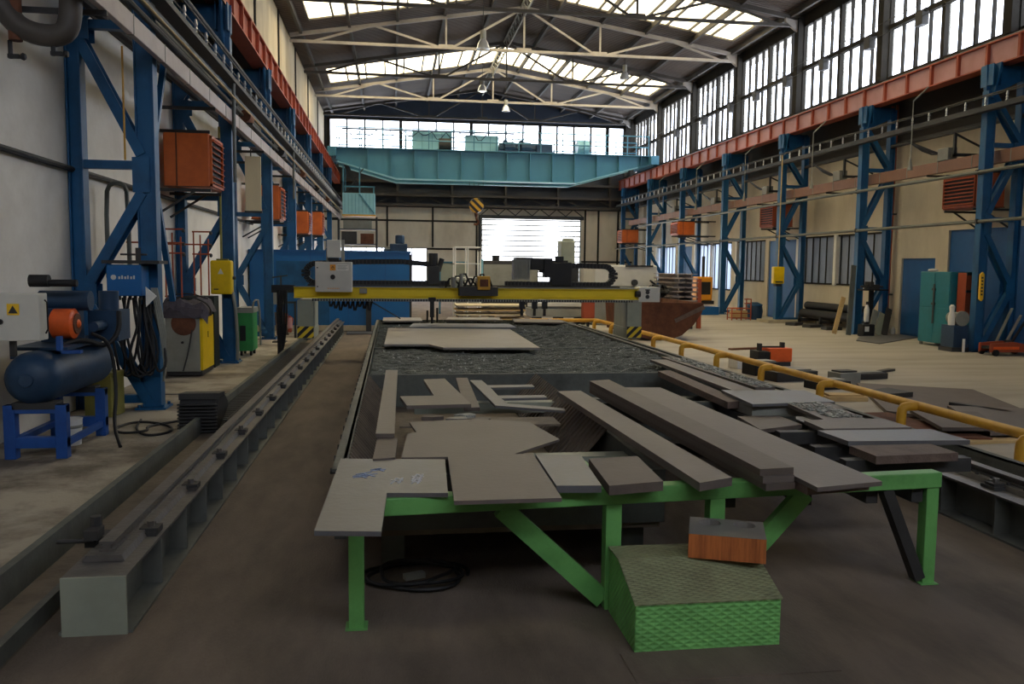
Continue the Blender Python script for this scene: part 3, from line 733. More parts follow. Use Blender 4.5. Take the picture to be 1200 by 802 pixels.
# dark boxes on the transom of the clerestory windows
for i, y in enumerate((18.3, 20.6, 23.0, 25.6, 28.1, 30.6, 33.0, 36.0, 39.5)):
    t = thing('window_opener', ('nearest' if i == 0 else ['', 'second', 'third', 'fourth', 'fifth', 'sixth', 'seventh', 'eighth', 'ninth'][i]) + ' dark opener box from the camera on the clerestory window transom', 'window opener', (13.45, y, 8.15), 'opener boxes on the right clerestory')
    MB().box(13.38, 13.58, y - .15, y + .15, 8.1, 8.44).build('housing', 'dgrey', t, bevel=.01)
    MB().cyl((13.48, y - .2, 8.46), (13.48, y + .2, 8.46), .05).bar((13.5, y, 8.4), (13.6, y, 8.55), .04, .06).build('bracket', 'mull', t)
pipe('window_wire', [(13.4, 12, 8.62), (13.4, 48, 8.62)], .01, 'dgrey', 'thin wire above the transom of the right clerestory windows', 'wire')
pipe('window_wire', [(13.4, 12, 8.3), (13.4, 48, 8.3)], .01, 'dgrey', 'thin wire below the transom of the right clerestory windows', 'wire')
# ================================================================== GANTRY TRACKS
def track(name, xa, xb, y0, y1, xr, label, ribside, ribn):
    """long grey beam carrying the gantry rail; ribside: +1 ribs seen at +x edge, -1 at -x"""
    t = thing(name, label, 'gantry track', ((xa + xb) / 2, y0, 0))
    MB().box(xa, xb, y0 + .016, y1, .275, .29).build('top_plate', 'rail', t)
    MB().box(xa - .02, xb + .02, y0 + .016, y1, 0, .015).build('base_flange', 'beamg', t)
    MB().box((xa + xb) / 2 - .045, (xa + xb) / 2 + .045, y0 + .02, y1, .015, .275).build('web', 'beamg', t)
    MB().box(xa, xb, y0, y0 + .015, 0, .29).build('end_plate', 'mgreen', t)
    for k in range(ribn):
        y = y0 + .64 + k * .57
        MB().box(xa + .002, xb - .002, y, y + .014, .015, .275).build('rib', 'beamg', t)
    m1 = MB().prism([(xr - .1, .292), (xr + .1, .292), (xr + .085, .325), (xr - .085, .325)], y0 + .22, y1, 'Y'); m1.build('rail_pad', 'rail', t)
    r = MB().ibar((xr, y0 + .27, .352), (xr, y1, .352), .075, .056, .014, .04).build('rail', 'rail', t)
    m1 = MB()
    for k in range(int((y1 - y0) / .16)): m1.cyl((xr - .06, y0 + .4 + k * .16, .32), (xr - .06, y0 + .4 + k * .16, .345), .014, n=6)
    m1.build('bolt_row', 'dgrey', r)
    return t
def clamps(t, xs, y0, n, step):
    for k in range(n):
        y = y0 + k * step
        c = MB().box(xs - .055, xs + .055, y - .07, y + .07, .29, .312).box(xs - .04, xs + .06, y - .05, y + .05, .312, .33).build('rail_clamp', 'dgrey', t)
        MB().cyl((xs + .01, y, .33), (xs + .01, y, .36), .022, n=6).cyl((xs + .01, y + .055, .312), (xs + .01, y + .055, .34), .015, n=6).build('clamp_bolt', 'rail', c)
tl = track('rail_track', -1.58, -1.28, 4.17, 23.0, -1.45, 'long grey steel beam with gantry rail on the left, ribbed side to the aisle', 1, 32)
clamps(tl, -1.355, 4.85, 18, .95)
m1 = MB().box(-1.62, -1.5, 4.62, 4.74, .29, .35).box(-1.6, -1.53, 4.55, 4.66, .35, .4).cyl((-1.75, 4.6, .335), (-1.56, 4.6, .335), .012).cyl((-1.57, 4.66, .33), (-1.57, 4.66, .45), .03, n=6)
m1.build('end_stop', 'dgrey', tl)
tr2 = track('rail_track', 4.06, 4.4, 1.6, 23.0, 4.3, 'dark steel beam with gantry rail on the right beside the cutting bed', -1, 36)
clamps(tr2, 4.18, 2.2, 20, 1.02)

# channel tray between the left floor and the track
t = thing('cable_channel', 'long grey steel channel lying between the left concrete floor and the left track', 'cable channel', (-1.9, 2, 0))
MB().box(-2.05, -2.0, .5, 23, 0, .19).build('tall_side', 'bed', t)
MB().box(-2.0, -1.72, .5, 23, 0, .012).build('channel_floor', 'bedr', t)
MB().box(-1.76, -1.72, .5, 23, .012, .1).build('low_side', 'bed', t)
# energy chain in it
ch = thing('energy_chain', 'black energy chain folded up in the channel beside the left track', 'cable chain', (-1.9, 9.5, .012))
m1 = MB(); m2 = MB()
path = [(10.6 + 8 - k * .1, .07) for k in range(93)]
# the folded loop near the camera
loop = [] and [(9.3 - .19 * math.sin(a), .2 + .15 * -math.cos(a)) for a in [PI * q / 10 for q in range(11)]] + [(9.4 + q * .1, .35 - .012 * q) for q in range(7)]
for i, (y, z) in enumerate(path + loop[2:]):
    m1.box(-1.985, -1.965, y - .045, y + .045, z - .045, z + .045).box(-1.795, -1.775, y - .045, y + .045, z - .045, z + .045)
    m2.box(-1.97, -1.79, y - .02, y + .02, z - .045, z - .035).box(-1.97, -1.79, y - .02, y + .02, z + .035, z + .045)
m1.build('side_link', 'black', ch); m2.build('cross_bar', 'dgrey', ch)
hp = MB()
hp.prism([(9.16, .0), (9.12, .2), (9.18, .36), (9.32, .42), (9.55, .4), (9.75, .28), (9.8, .2)], -2.23, -1.84, 'X').build('folded_bundle', 'black', ch, bevel=.02)
m1 = MB()
for q in range(9):
    m1.box(-2.24, -1.83, 9.2 + .05 * q, 9.22 + .05 * q, .36 + .02 * math.sin(q * .5), .43 - .004 * q) if q < 7 else None
    m1.box(-2.235, -1.835, 9.1, 9.14, .03 + q * .036, .045 + q * .036)
m1.build('link_edges', 'dgrey', ch)
m1 = MB().box(-2.2, -1.86, 9.16, 9.24, 0, .3); m1.build('hanging_link', 'black', ch)

# ================================================================== CUTTING BED
bx0, bx1, by0, by1, bz = -.3, 3.72, 4.9, 18.6, .62
bd = thing('cutting_bed', 'long grey flame cutting bed with slatted top filling the middle of the hall', 'cutting table', (1.7, 4.9, 0))
MB().box(bx0, bx0 + .03, by0, by1, .2, bz).box(bx0 - .05, bx0 + .02, by0, by1, bz - .02, bz).box(bx0 - .04, bx0, by0, by1, .2, .22).build('side_wall', 'bed', bd)
RY = 7.3
MB().box(bx1 - .03, bx1, RY, by1, .2, bz).box(bx1 - .02, bx1 + .05, RY, by1, bz - .02, bz).build('side_wall', 'bed', bd)
MB().box(1.66, bx1 - .03, RY, RY + .03, .24, bz - .03).build('front_wall', 'bed', bd)
MB().box(bx0 + .03, 1.66, by0, by0 + .03, .24, bz - .05).build('front_wall', 'bed', bd)
MB().box(bx0, bx1, by1 - .03, by1, .2, bz).build('end_wall', 'bed', bd)
MB().box(bx0 + .03, 1.64, by0 + .03, by1 - .03, .2, .24).box(1.64, bx1 - .03, RY + .03, by1 - .03, .2, .24).build('bed_floor', 'bedr', bd)
m1 = MB().box(1.6, 1.64, by0 + .03, by1 - .03, .24, bz - .05); m1.build('centre_wall', 'bed', bd)
for y in (9.34, 12.4, 15.5): MB().box(bx0 + .03, bx1 - .03, y - .02, y + .02, .24, bz - .02).build('cross_wall', 'bed', bd)
for y in (5.6, 7.9):
    MB().box(.2, 1.6, y - .09, y + .05, .42, .52).build('cross_beam', 'mgreen', bd)
    if y > RY: MB().box(1.64, bx1 - .03, y - .06, y + .05, .42, .54).build('cross_beam', 'bed', bd)
# sloping ribbed chute wall left of the centre wall and the one on the left
def chute(xa, za, xb, zb, y0, y1, m):
    o = MB()
    o.add([(xa, y0, za), (xa, y1, za), (xb, y1, zb), (xb, y0, zb), (xa, y0, za - .02), (xa, y1, za - .02), (xb, y1, zb - .02), (xb, y0, zb - .02)],
          [(0, 1, 2, 3), (7, 6, 5, 4), (0, 4, 5, 1), (2, 6, 7, 3), (1, 5, 6, 2), (0, 3, 7, 4)])
    y = y0 + .06
    while y < y1: o.bar((xa, y, za + .006), (xb, y, zb + .006), .018, .02); y += .1
    return o.build('chute', m, bd)
chute(1.6, .6, 1.3, .26, 6.1, 9.3, 'bedr'); chute(bx0 + .03, .6, .0, .26, 5.0, 9.3, 'bedr')
for k in range(26):
    y = by0 + .3 + k * .53
    o = MB().box(bx0 - .05, bx0, y - .012, y + .012, .22, bz - .02); o.build('side_rib', 'bed', bd)
m1 = MB()
for k in range(40):
    y = by0 + .2 + k * .34; m1.cyl((bx0 - .02, y, .56), (bx0 - .075, y, .56), .02, n=6)
m1.build('bolt_row', 'dgrey', bd)
for x in (.0, 1.5, 3.5):
    for y in ((5.1 if x < 3 else 7.4), 9.3, 14, 18.3): MB().box(x - .07, x + .07, y - .07, y + .07, 0, .2).build('leg', 'bed', bd)
# spattered slats
rr = random.Random(4)
for k in range(94):
    y = 9.45 + k * .0965; n = 36; top = []
    for i in range(n + 1):
        x = bx0 + .05 + (bx1 - .1 - bx0) * i / n; top.append((x, bz - .015 - rr.random() ** 2 * .05 + (.03 if rr.random() > .93 else 0)))
    o = MB()
    vs = []
    for x, z in top:
        d = rr.uniform(-.008, .008)
        for yy in (y - .007 + d, y + .007 + d): vs += [(x, yy, .3), (x, yy, z)]
    fs = []
    for i in range(n):
        a = i * 4; b = a + 4
        fs += [(a, b, b + 1, a + 1), (a + 2, a + 3, b + 3, b + 2), (a + 1, b + 1, b + 3, a + 3)]
    fs += [(0, 1, 3, 2), (n * 4, n * 4 + 2, n * 4 + 3, n * 4 + 1)]
    o.add(vs, fs).build('slat', 'slat', bd)
o = MB()
for k in range(700):
    x = rr.uniform(bx0 + .1, bx1 - .1); y = rr.uniform(9.5, 18.4); s = rr.uniform(.006, .018)
    o.cbox((x, y, bz - .03 + rr.uniform(-.02, .02)), (s * 1.6, s * 1.6, s), rr.uniform(0, 3), rr.uniform(-.5, .5), rr.uniform(-.5, .5))
o.build('spatter', 'slag', bd, kind='stuff')

# ================================================================== GREEN SUPPORT FRAME
gf = thing('support_frame', 'green welded steel support frame at the near end of the cutting bed', 'frame', (1.4, 4.2, 0))
L0, L1 = Vector((-.18, 4.13, 0)), Vector((3.06, 4.37, 0))
def on(t, z): p = L0.lerp(L1, t); return Vector((p.x, p.y, z))
MB().bar(on(-.014, .613), on(1.014, .613), .09, .09).build('top_rail', 'green', gf, bevel=.006)
for tt in (0, 1): MB().bar(on(tt, 0), on(tt, .568), .075, .075, (0, 1, 0)).box(on(tt, 0).x - .055, on(tt, 0).x + .055, on(tt, 0).y - .055, on(tt, 0).y + .055, 0, .008).build('leg', 'green', gf, bevel=.004)
for x in (1.145, 1.73):
    tt = (x + .18) / 3.24; MB().bar(on(tt, .0), on(tt, .568), .085, .085, (0, 1, 0)).build('leg', 'green', gf, bevel=.004)
MB().bar(on(.225, .57), on(.395, .05), .1, .05, (0, 1, 0)).build('diagonal_brace', 'green', gf)
MB().bar(on(.755, .57), on(.615, .1), .1, .05, (0, 1, 0)).build('diagonal_brace', 'green', gf)
MB().bar(on(.91, .57), on(.985, .03), .06, .07, (0, 1, 0)).build('diagonal_brace', 'dgrey', gf, label='dark unpainted diagonal brace')
for tt in (.02, .4): MB().bar(on(tt, .6), Vector((on(tt, 0).x, 4.88, .6)), .07, .08).build('rear_arm', 'green', gf)
for x in (1.85, 2.3, 2.7, 2.98): MB().box(x - .035, x + .035, 4.36, 7.28, .48, .565).build('rear_arm', 'dgrey', gf, label='dark unpainted carrying arm')

for y in (4.72, 5.1, 5.6): MB().box(2.72, 3.55, y - .04, y + .04, .565, .652).build('packing_bar', 'dgrey', gf, label='dark packing bar under the plates')
# tread step
st = thing('step_box', 'green tread plate step with sloping worn top in front of the support frame', 'step', (1.48, 3.95, 0))
pr = [(3.68, 0), (3.68, .235), (3.98, .345), (4.17, .345), (4.17, 0)]
o = MB(); o.prism([(y, z) for y, z in pr], 1.12, 1.84, 'X'); o.build('step_body', 'tread', st, bevel=.006)
o = MB(); o.add([(1.115, 3.674, .238), (1.845, 3.674, .238), (1.845, 3.98, .35), (1.115, 3.98, .35), (1.115, 4.175, .35), (1.845, 4.175, .35),
                 (1.115, 3.674, .232), (1.845, 3.674, .232), (1.845, 3.98, .344), (1.115, 3.98, .344), (1.115, 4.175, .344), (1.845, 4.175, .344)],
                [(0, 1, 2, 3), (3, 2, 5, 4), (7, 6, 9, 8), (8, 9, 10, 11), (0, 6, 7, 1), (4, 5, 11, 10), (0, 3, 9, 6), (3, 4, 10, 9), (1, 7, 8, 2), (2, 8, 11, 5)])
o.build('step_top', 'tread_worn', st)
MB().box(1.05, 2.0, 3.4, 3.68, 0, .006).build('floor_plate', 'floor_mid', st)
# flame cut block with two bores
o = thing('steel_block', 'flame cut steel block with two round holes lying on the green step', 'steel block', (1.70, 4.03, .35))
hx = MB(); ang = -.37
def blk(u, v, z): c, s = math.cos(ang), math.sin(ang); return (1.70 + u * c - v * s, 4.03 + u * s + v * c, z)
n = 20; ring = []
hw, hd, z0, z1 = .188, .15, .352, .475
holes = [(-.085, .07, .058), (.09, .07, .056)]
# top plate built as outer rectangle split in two halves around each bore
vs = []; fs = []
def quadring(cx, cy, r, x0, x1):
    base = len(vs)
    for i in range(n):
        a = 2 * PI * i / n; c, s = math.cos(a), math.sin(a)
        tx = min((x1 - cx) / c if c > 1e-6 else 9, (x0 - cx) / c if c < -1e-6 else 9, (hd - cy) / s if s > 1e-6 else 9, (-hd - cy) / s if s < -1e-6 else 9)
        vs.append(blk(cx + c * tx, cy + s * tx, z1)); vs.append(blk(cx + c * r, cy + s * r, z1)); vs.append(blk(cx + c * r, cy + s * r, z0 + .03))
    for i in range(n):
        a = base + 3 * i; b = base + 3 * ((i + 1) % n)
        fs.append((a, b, b + 1, a + 1)); fs.append((a + 1, b + 1, b + 2, a + 2))
    fs.append(tuple(base + 3 * i + 2 for i in range(n)))
    # corner fills
    for (X, Y) in ((x0, -hd), (x1, -hd), (x1, hd), (x0, hd)):
        a = math.atan2(Y - cy, X - cx) % (2 * PI); i = int(a / (2 * PI) * n); vs.append(blk(X, Y, z1)); fs.append((base + 3 * i, len(vs) - 1, base + 3 * ((i + 1) % n)))
quadring(*holes[0], -hw, 0); quadring(*holes[1], 0, hw)
hx.add(vs, fs); hx.build('block_top', 'plate_lit', o)
sd = MB()
sd.add([blk(-hw, -hd, z0), blk(hw, -hd, z0), blk(hw, hd, z0), blk(-hw, hd, z0), blk(-hw, -hd, z1 - .001), blk(hw, -hd, z1 - .001), blk(hw, hd, z1 - .001), blk(-hw, hd, z1 - .001)],
       [(0, 3, 2, 1), (0, 1, 5, 4), (1, 2, 6, 5), (2, 3, 7, 6), (3, 0, 4, 7)])
sd.build('block_side', 'rust_or', o)

# ================================================================== PLATES ON THE BED
def plate(name, poly, z, th, m, label, marks=None, tilt=None):
    c = (sum(p[0] for p in poly) / len(poly), sum(p[1] for p in poly) / len(poly))
    mb = MB(); mb.prism(poly, z - th, z)
    o = mb.build(name, m); tag(o, label, 'steel plate', 'steel plates on the cutting bed')
    if tilt: o.rotation_euler = tilt
    return o
p1 = plate('steel_plate', [(-.33, 3.55), (-.05, 3.51), (-.03, 4.12), (.27, 4.09), (.3, 4.82), (-.3, 4.9)], .681, .022, 'plate2', 'L shaped grey steel plate with chalk marks at the near left corner of the bed')
def chalk(pts, m, z):
    o = MB()
    for a, b in zip(pts[:-1], pts[1:]): o.bar((*a, z), (*b, z), .012, .0015)
    return o
ck = MB()
for cx, cy, s in ((.02, 4.35, .06), (.13, 4.42, .06), (.12, 4.33, .05)):
    for a, b in (((-1, -1), (0, 1)), ((0, 1), (1, 0)), ((-1, .3), (.7, -.6)), ((.2, -1), (1, 1))):
        ck.bar((cx + a[0] * s * .5, cy + a[1] * s, .682), (cx + b[0] * s * .5, cy + b[1] * s, .682), .01, .002)
ck.build('chalk_mark', 'chalk', p1)
ck = MB()
for cx, cy, s in ((-.14, 4.5, .07), (-.08, 4.6, .05), (-.17, 4.46, .05)):
    for a, b in (((-1, -.4), (1, .2)), ((-.5, .5), (.8, -.7)), ((-1, .1), (.4, .8))):
        ck.bar((cx + a[0] * s * .8, cy + a[1] * s, .682), (cx + b[0] * s * .8, cy + b[1] * s, .682), .012, .002)
ck.build('chalk_mark', 'chalkb', p1)
plate('steel_plate', [(.285, 3.87), (.8, 3.87), (.82, 4.84), (.315, 4.8)], .702, .02, 'plate', 'large square steel plate right of the chalk marked L plate')
plate('steel_plate', [(.82, 4.11), (1.05, 4.09), (1.1, 4.8), (.835, 4.82)], .698, .038, 'plate2', 'small greyish steel plate between the big square one and the brown edged one')
plate('steel_plate', [(1.075, 4.03), (1.375, 4.09), (1.41, 4.67), (1.11, 4.63)], .712, .05, 'plate3', 'small brown edged steel plate next to the long single bar')
plate('steel_bar', [(1.54, 4.01), (1.75, 4.1), (1.64, 7.2), (1.43, 7.18)], .72, .045, 'plate', 'single long flat steel bar left of the plank stack')
# stacks of long planks
for k, (z, m) in enumerate(((.663 + .035, 'plate3'), (.7 + .035, 'plate'), (.737 + .035, 'plate3'))):
    j = .012 * k
    plate('steel_plank', [(1.905 - j, 4.03 + j), (2.075, 4.05 + j), (1.98, 7.5 + j), (1.78, 7.45)], z, .036, m, ['lowest narrow plank in the stack of three at the middle of the bed front', 'middle narrow plank in the stack of three at the middle of the bed front', 'topmost narrow plank of the stack beside the wide plank'][k])
plate('steel_plank', [(2.085, 3.94), (2.46, 4.0), (2.4, 7.3), (2.0, 7.3)], .7, .04, 'edge', 'lower wide steel plank under the long plank that overhangs the frame')
plate('steel_plank', [(2.085, 3.84), (2.48, 3.92), (2.4, 7.3), (2.0, 7.33)], .727, .024, 'plate', 'long wide steel plank overhanging the green frame right of the stack')
plate('steel_bar', [(-.11, 5.42), (.01, 5.41), (.05, 8.77), (-.07, 8.78)], .72, .025, 'plate', 'long narrow steel strip lying along the left edge of the bed')
plate('steel_bar', [(-.115, 4.82), (.012, 4.85), (.03, 5.41), (-.1, 5.42)], .692, .03, 'plate3', 'short steel strip joining the L plate and the left edge strip')
plate('steel_plate', [(.05, 4.98), (.57, 4.97), (.72, 5.0), (1.1, 5.43), (1.0, 6.06), (.63, 6.22), (.12, 6.13), (.16, 5.75), (.1, 5.7)], .66, .016, 'plate', 'large irregular brown steel sheet with a tapering right end', None)
plate('steel_plate', [(.11, 6.69), (.63, 6.73), (.51, 8.3), (.3, 8.25), (.35, 7.2), (.06, 7.18)], .69, .03, 'plate', 'L shaped steel offcut lying in the left bin of the bed')
plate('steel_bar', [(.59, 6.9), (.72, 6.92), (.78, 8.79), (.66, 8.8)], .63, .03, 'plate3', 'slanting steel strip between the L offcut and the comb offcut')
plate('steel_plate', [(.86, 7.0), (1.4, 6.7), (1.42, 6.82), (.98, 7.1), (.96, 7.38), (1.38, 7.4), (1.38, 7.55), (.95, 7.55), (.94, 8.05), (1.38, 8.08), (1.38, 8.24), (.93, 8.22), (.91, 8.6), (.79, 8.6)], .63, .022, 'plate2', 'comb shaped steel offcut with three prongs in the left bin')
for i, (x, y, a, m) in enumerate(((.5, 6.45, .2, 'plate2'), (.68, 6.4, -.3, 'plate3'), (.58, 6.6, .1, 'slag'), (.3, 6.55, .5, 'plate3'))):
    o = MB(); o.prism([(x + .09 * math.cos(a + q) * (1.2 if qi % 2 else .8), y + .06 * math.sin(a + q)) for qi, q in enumerate((0, 1.1, 2.3, 3.4, 4.4, 5.3))], .6, .63)
    o = o.build('steel_offcut', m); tag(o, ['jagged grey scrap piece in front of the L offcut', 'brownish scrap piece right of the jagged grey one', 'slag crusted scrap piece behind the jagged grey one', 'flat scrap piece left of the jagged grey one'][i], 'offcut', 'scrap pieces in the left bin')
for i, y in enumerate((6.42,)):
    o = MB().box(.05, 1.28, y - .14, y + .18, .585, .6); o = o.build('slag_tray', 'bedr'); tag(o, 'thin brown scrap sheet under the scrap pieces in the left bin', 'steel sheet')
# far plates
plate('steel_plate', [(-.12, 12.07), (.52, 12.05), (.69, 11.54), (2.03, 11.5), (2.09, 15.02), (-.08, 15.21)], .685, .03, 'plate_lit', 'large light steel plate with a stepped front edge on the slats below the gantry')
plate('steel_plate', [(.3, 15.7), (2.3, 15.6), (2.3, 16.6), (.4, 16.7)], .672, .03, 'plate2', 'dark steel plate on the slats right behind the large light plate')
plate('steel_plate', [(-.2, 17.2), (.6, 17.2), (.6, 18.3), (-.2, 18.3)], .69, .03, 'plate_lit', 'small light plate at the far left corner of the bed')
plate('steel_plate', [(1.1, 17.6), (2.3, 17.5), (2.3, 18.4), (1.2, 18.4)], .69, .03, 'plate_lit', 'pale plate at the far end of the bed centre')
plate('steel_plate', [(2.5, 17.2), (3.5, 17.0), (3.6, 18.0), (2.6, 18.3)], .67, .03, 'plate3', 'brownish plate at the far right corner of the bed')
# right row of plates
plate('steel_bar', [(2.93, 9.0), (3.1, 9.1), (3.02, 6.9), (2.86, 6.85)], .66, .06, 'edge', 'rusty bar leading to the boxed section on the right half of the bed')
plate('steel_bar', [(3.12, 9.9), (3.32, 9.9), (3.32, 7.3), (3.1, 7.3)], .69, .03, 'plate', 'long dusty flat bar right of the rusty bar')
plate('steel_bar', [(3.36, 10.2), (3.55, 10.2), (3.6, 7.5), (3.4, 7.5)], .69, .03, 'plate3', 'long scaly flat bar next to the right edge of the bed')
bxs = thing('boxed_section', 'grey boxed steel section with lid plate on the right half of the bed', 'steel box', (3.3, 6.8, .6))
MB().box(2.98, 3.66, 6.62, 7.25, .567, .665).build('box_body', 'mgrey', bxs, bevel=.004)
MB().prism([(2.95, 6.55), (3.72, 6.62), (3.78, 7.28), (3.0, 7.35)], .667, .69).build('lid_plate', 'plate2', bxs)
plate('steel_plate', [(2.74, 5.93), (3.16, 6.1), (3.16, 6.5), (2.8, 6.5)], .6, .03, 'plate3', 'small brown plate below the boxed section')
plate('steel_plate', [(3.18, 5.62), (3.5, 5.6), (3.66, 6.6), (3.28, 6.6)], .685, .03, 'plate', 'dusty plate with slag flakes in front of the boxed section')
plate('steel_plate', [(2.96, 5.4), (3.62, 5.4), (3.62, 5.74), (3.28, 5.78), (2.98, 5.72)], .705, .03, 'plate', 'wide steel plate third from the green frame corner')
plate('steel_plate', [(2.88, 4.94), (3.7, 4.9), (3.68, 5.28), (2.86, 5.3)], .715, .03, 'plate2', 'wide greyish steel plate second from the green frame corner')
plate('steel_plate', [(2.84, 4.56), (3.4, 4.6), (3.4, 4.86), (2.84, 4.86)], .705, .05, 'edge', 'thick short plate with brown cut edge nearest the green frame corner')
o = MB()
for k in range(160):
    s = rr.uniform(.006, .02); o.cbox((rr.uniform(3.28, 3.55), rr.uniform(5.9, 6.6), .688 + s * .2), (s * 1.8, s * 1.8, s * .5), rr.uniform(0, 3), rr.uniform(-.4, .4))
for k in range(200):
    s = rr.uniform(.006, .025); o.cbox((rr.uniform(3.42, 3.58), rr.uniform(7.5, 10.0), .692 + s * .2), (s * 1.8, s * 1.8, s * .7), rr.uniform(0, 3), rr.uniform(-.4, .4))
o = o.build('slag_flakes', 'slag'); o['kind'] = 'stuff'; tag(o, 'loose slag flakes scattered on the plates of the right bed edge', 'slag')
# cable coil on the floor under the frame
t = thing('cable_coil', 'dark cable coiled on the floor under the green frame', 'cable', (.05, 5.0, 0))
pts = []
for k in range(75):
    a = k * .26; r = .3 + .035 * math.sin(k * .7) - .0012 * k; pts.append((.13 + r * math.cos(a), 4.75 + r * .8 * math.sin(a), .012 + .0005 * k))
MB().tube(pts, .011, 6).build('coil', 'black', t, smooth=True)
MB().cbox((.12, 4.72, .03), (.12, .05, .03), .4).build('plug', 'mgrey', t)

# right side cable channel beside the track
t = thing('cable_channel', 'dark upright steel channel plate running beside the right track', 'cable channel', (4.8, 2, 0))
MB().box(4.86, 4.89, 1.6, 22, 0, .3).box(4.86, 4.95, 1.6, 22, .29, .3).build('upright', 'bed', t)
MB().box(4.46, 4.86, 1.6, 22, 0, .01).build('channel_floor', 'bedr', t)

# yellow pipe barrier
br = thing('pipe_barrier', 'yellow tube barrier on bent feet along the right side of the machine', 'barrier', (5.9, 4, 0))
MB().tube([(5.88, 3.4, .285), (5.88, 23.65, .285), (5.88, 23.8, .285), (5.7, 23.8, .285), (3.9, 23.8, .285)], .052, 12).build('rail_tube', 'yellow', br, smooth=True)
for k in range(11):
    y = 5.0 + k * 1.83
    f = MB().tube([(5.86, y, .285), (5.74, y, .285), (5.68, y, .27), (5.67, y, .18), (5.67, y, 0)], .052, 12, 1).build('bent_foot', 'yellow', br, smooth=True)
    MB().box(5.59, 5.75, y - .08, y + .08, 0, .01).build('foot_plate', 'yellow', f)
for x in (5.0, 4.0): MB().cyl((x, 23.8, .285), (x, 23.8, 0), .05).build('bent_foot', 'yellow', br, smooth=True)
# ================================================================== CUTTING GANTRY
Yg = 16.3
ga = thing('cutting_gantry', 'flame cutting gantry with yellow beam on two hazard striped legs across the bed', 'cutting machine', (1.5, Yg, .37))
for x0, s in ((-1.78, 1), (4.62, -1)):
    xx0, xx1 = (x0, x0 + .3)
    lg = MB().box(xx0, xx1, Yg - .05, Yg + .95, .62, 1.14).build('leg', 'mgreen', ga, bevel=.012)
    lb = MB().box(xx0 - .005, xx1 + .005, Yg - .06, Yg + .96, .4, .62).build('leg_foot', 'mgreen', lg, bevel=.01)
    hz = MB().box(xx0, xx1, Yg - .068, Yg - .06, .42, .64).build('hazard_panel', 'hazard', lg)
    m1 = MB()
    for yy in (Yg + .1, Yg + .8): m1.cyl((xx0 + .1, yy, .44), (xx0 + .22, yy, .44), .065, n=16)
    m1.build('wheel', 'dgrey', lg)
MB().box(-1.84, 4.84, Yg, Yg + .3, 1.2, 1.36).build('beam', 'gyellow', ga, bevel=.008)
MB().box(-1.84, 4.84, Yg - .05, Yg + .32, 1.36, 1.385).box(-1.84, 4.84, Yg - .05, Yg + .32, 1.175, 1.2).build('beam_flange', 'gyellow', ga)
MB().box(-1.84, 4.84, Yg - .08, Yg - .03, 1.385, 1.4).box(-1.5, 4.84, Yg - .09, Yg - .03, 1.12, 1.17).build('guide_rail', 'mgrey', ga)
m1 = MB()
for k in range(120): m1.box(-1.5 + k * .052, -1.475 + k * .052, Yg - .105, Yg - .09, 1.125, 1.165)
m1.build('rack_teeth', 'dgrey', ga)
MB().box(4.86, 5.3, Yg - .02, Yg + .3, 1.13, 1.43).build('end_housing', 'lgrey', ga, bevel=.01)
m1 = MB()
for zz in (1.235, 1.325): 
    m1.lathe((5.04, Yg - .025, zz), [(.03, -.004), (.042, -.004), (.042, .004), (.03, .004)], 14, 'Y')
m1.box(4.99, 5.09, Yg - .028, Yg - .02, 1.36, 1.385); m1.build('housing_mark', 'dgrey', ga)
MB().cyl((4.78, Yg - .05, 1.29), (4.88, Yg - .05, 1.29), .06).build('end_buffer', 'black', ga)
MB().box(-1.6, 1.15, Yg + .1, Yg + .3, 1.4, 1.44).box(1.3, 4.5, Yg + .1, Yg + .3, 1.4, 1.44).build('chain_tray', 'dgrey', ga)
def echain(pts, name):
    m1 = MB(); P = [Vector(p) for p in pts]
    for a, b in zip(P[:-1], P[1:]):
        m1.bar(a, b, .16, .095, (0, 1, 0) if False else (0, 0, 1))
    o = m1.build(name, 'black', ga)
    m2 = MB()
    for a, b in zip(P[:-1], P[1:]):
        n = max(1, int((b - a).length / .07))
        for q in range(n):
            c = a.lerp(b, (q + .5) / n); d = (b - a).normalized(); m2.bar(c - d * .008, c + d * .008, .175, .108)
    m2.build('chain_links', 'dgrey', o)
yl = Yg + .2
arcL = [(-1.45 - .19 * math.sin(PI * q / 10), yl, 1.645 - .185 * math.cos(PI * q / 10)) for q in range(11)]
echain([(1.1, yl, 1.47)] + arcL + [(-.6, yl, 1.87), (.2, yl, 1.88), (.75, yl, 1.83)], 'energy_chain')
arcR = [(4.2 + .19 * math.sin(PI * q / 10), yl, 1.645 - .185 * math.cos(PI * q / 10)) for q in range(11)]
echain([(2.2, yl, 1.47)] + arcR + [(3.7, yl, 1.84), (3.4, yl, 1.83)], 'energy_chain')
cb = MB().box(-1.42, -.75, Yg - .3, Yg - .06, 1.3, 1.86).build('control_cabinet', 'lgrey', ga, bevel=.012)
MB().box(-1.15, -1.05, Yg - .306, Yg - .3, 1.7, 1.81).build('warning_label', 'labelo', cb)
m1 = MB().prism([(-1.1, 1.79), (-1.13, 1.74), (-1.115, 1.74), (-1.1, 1.77), (-1.085, 1.74), (-1.07, 1.74)], Yg - .309, Yg - .306, 'Y').box(-1.105, -1.095, Yg - .309, Yg - .306, 1.715, 1.735); m1.build('warning_symbol', 'dgrey', cb)
lb = MB().box(-1.03, -.81, Yg - .306, Yg - .3, 1.7, 1.81).build('notice_label', 'labelw', cb)
m1 = MB()
for q in range(4): m1.box(-1.015, -.83 - .03 * (q % 2), Yg - .309, Yg - .306, 1.785 - q * .022, 1.792 - q * .022)
m1.build('notice_lines', 'mgrey', lb)
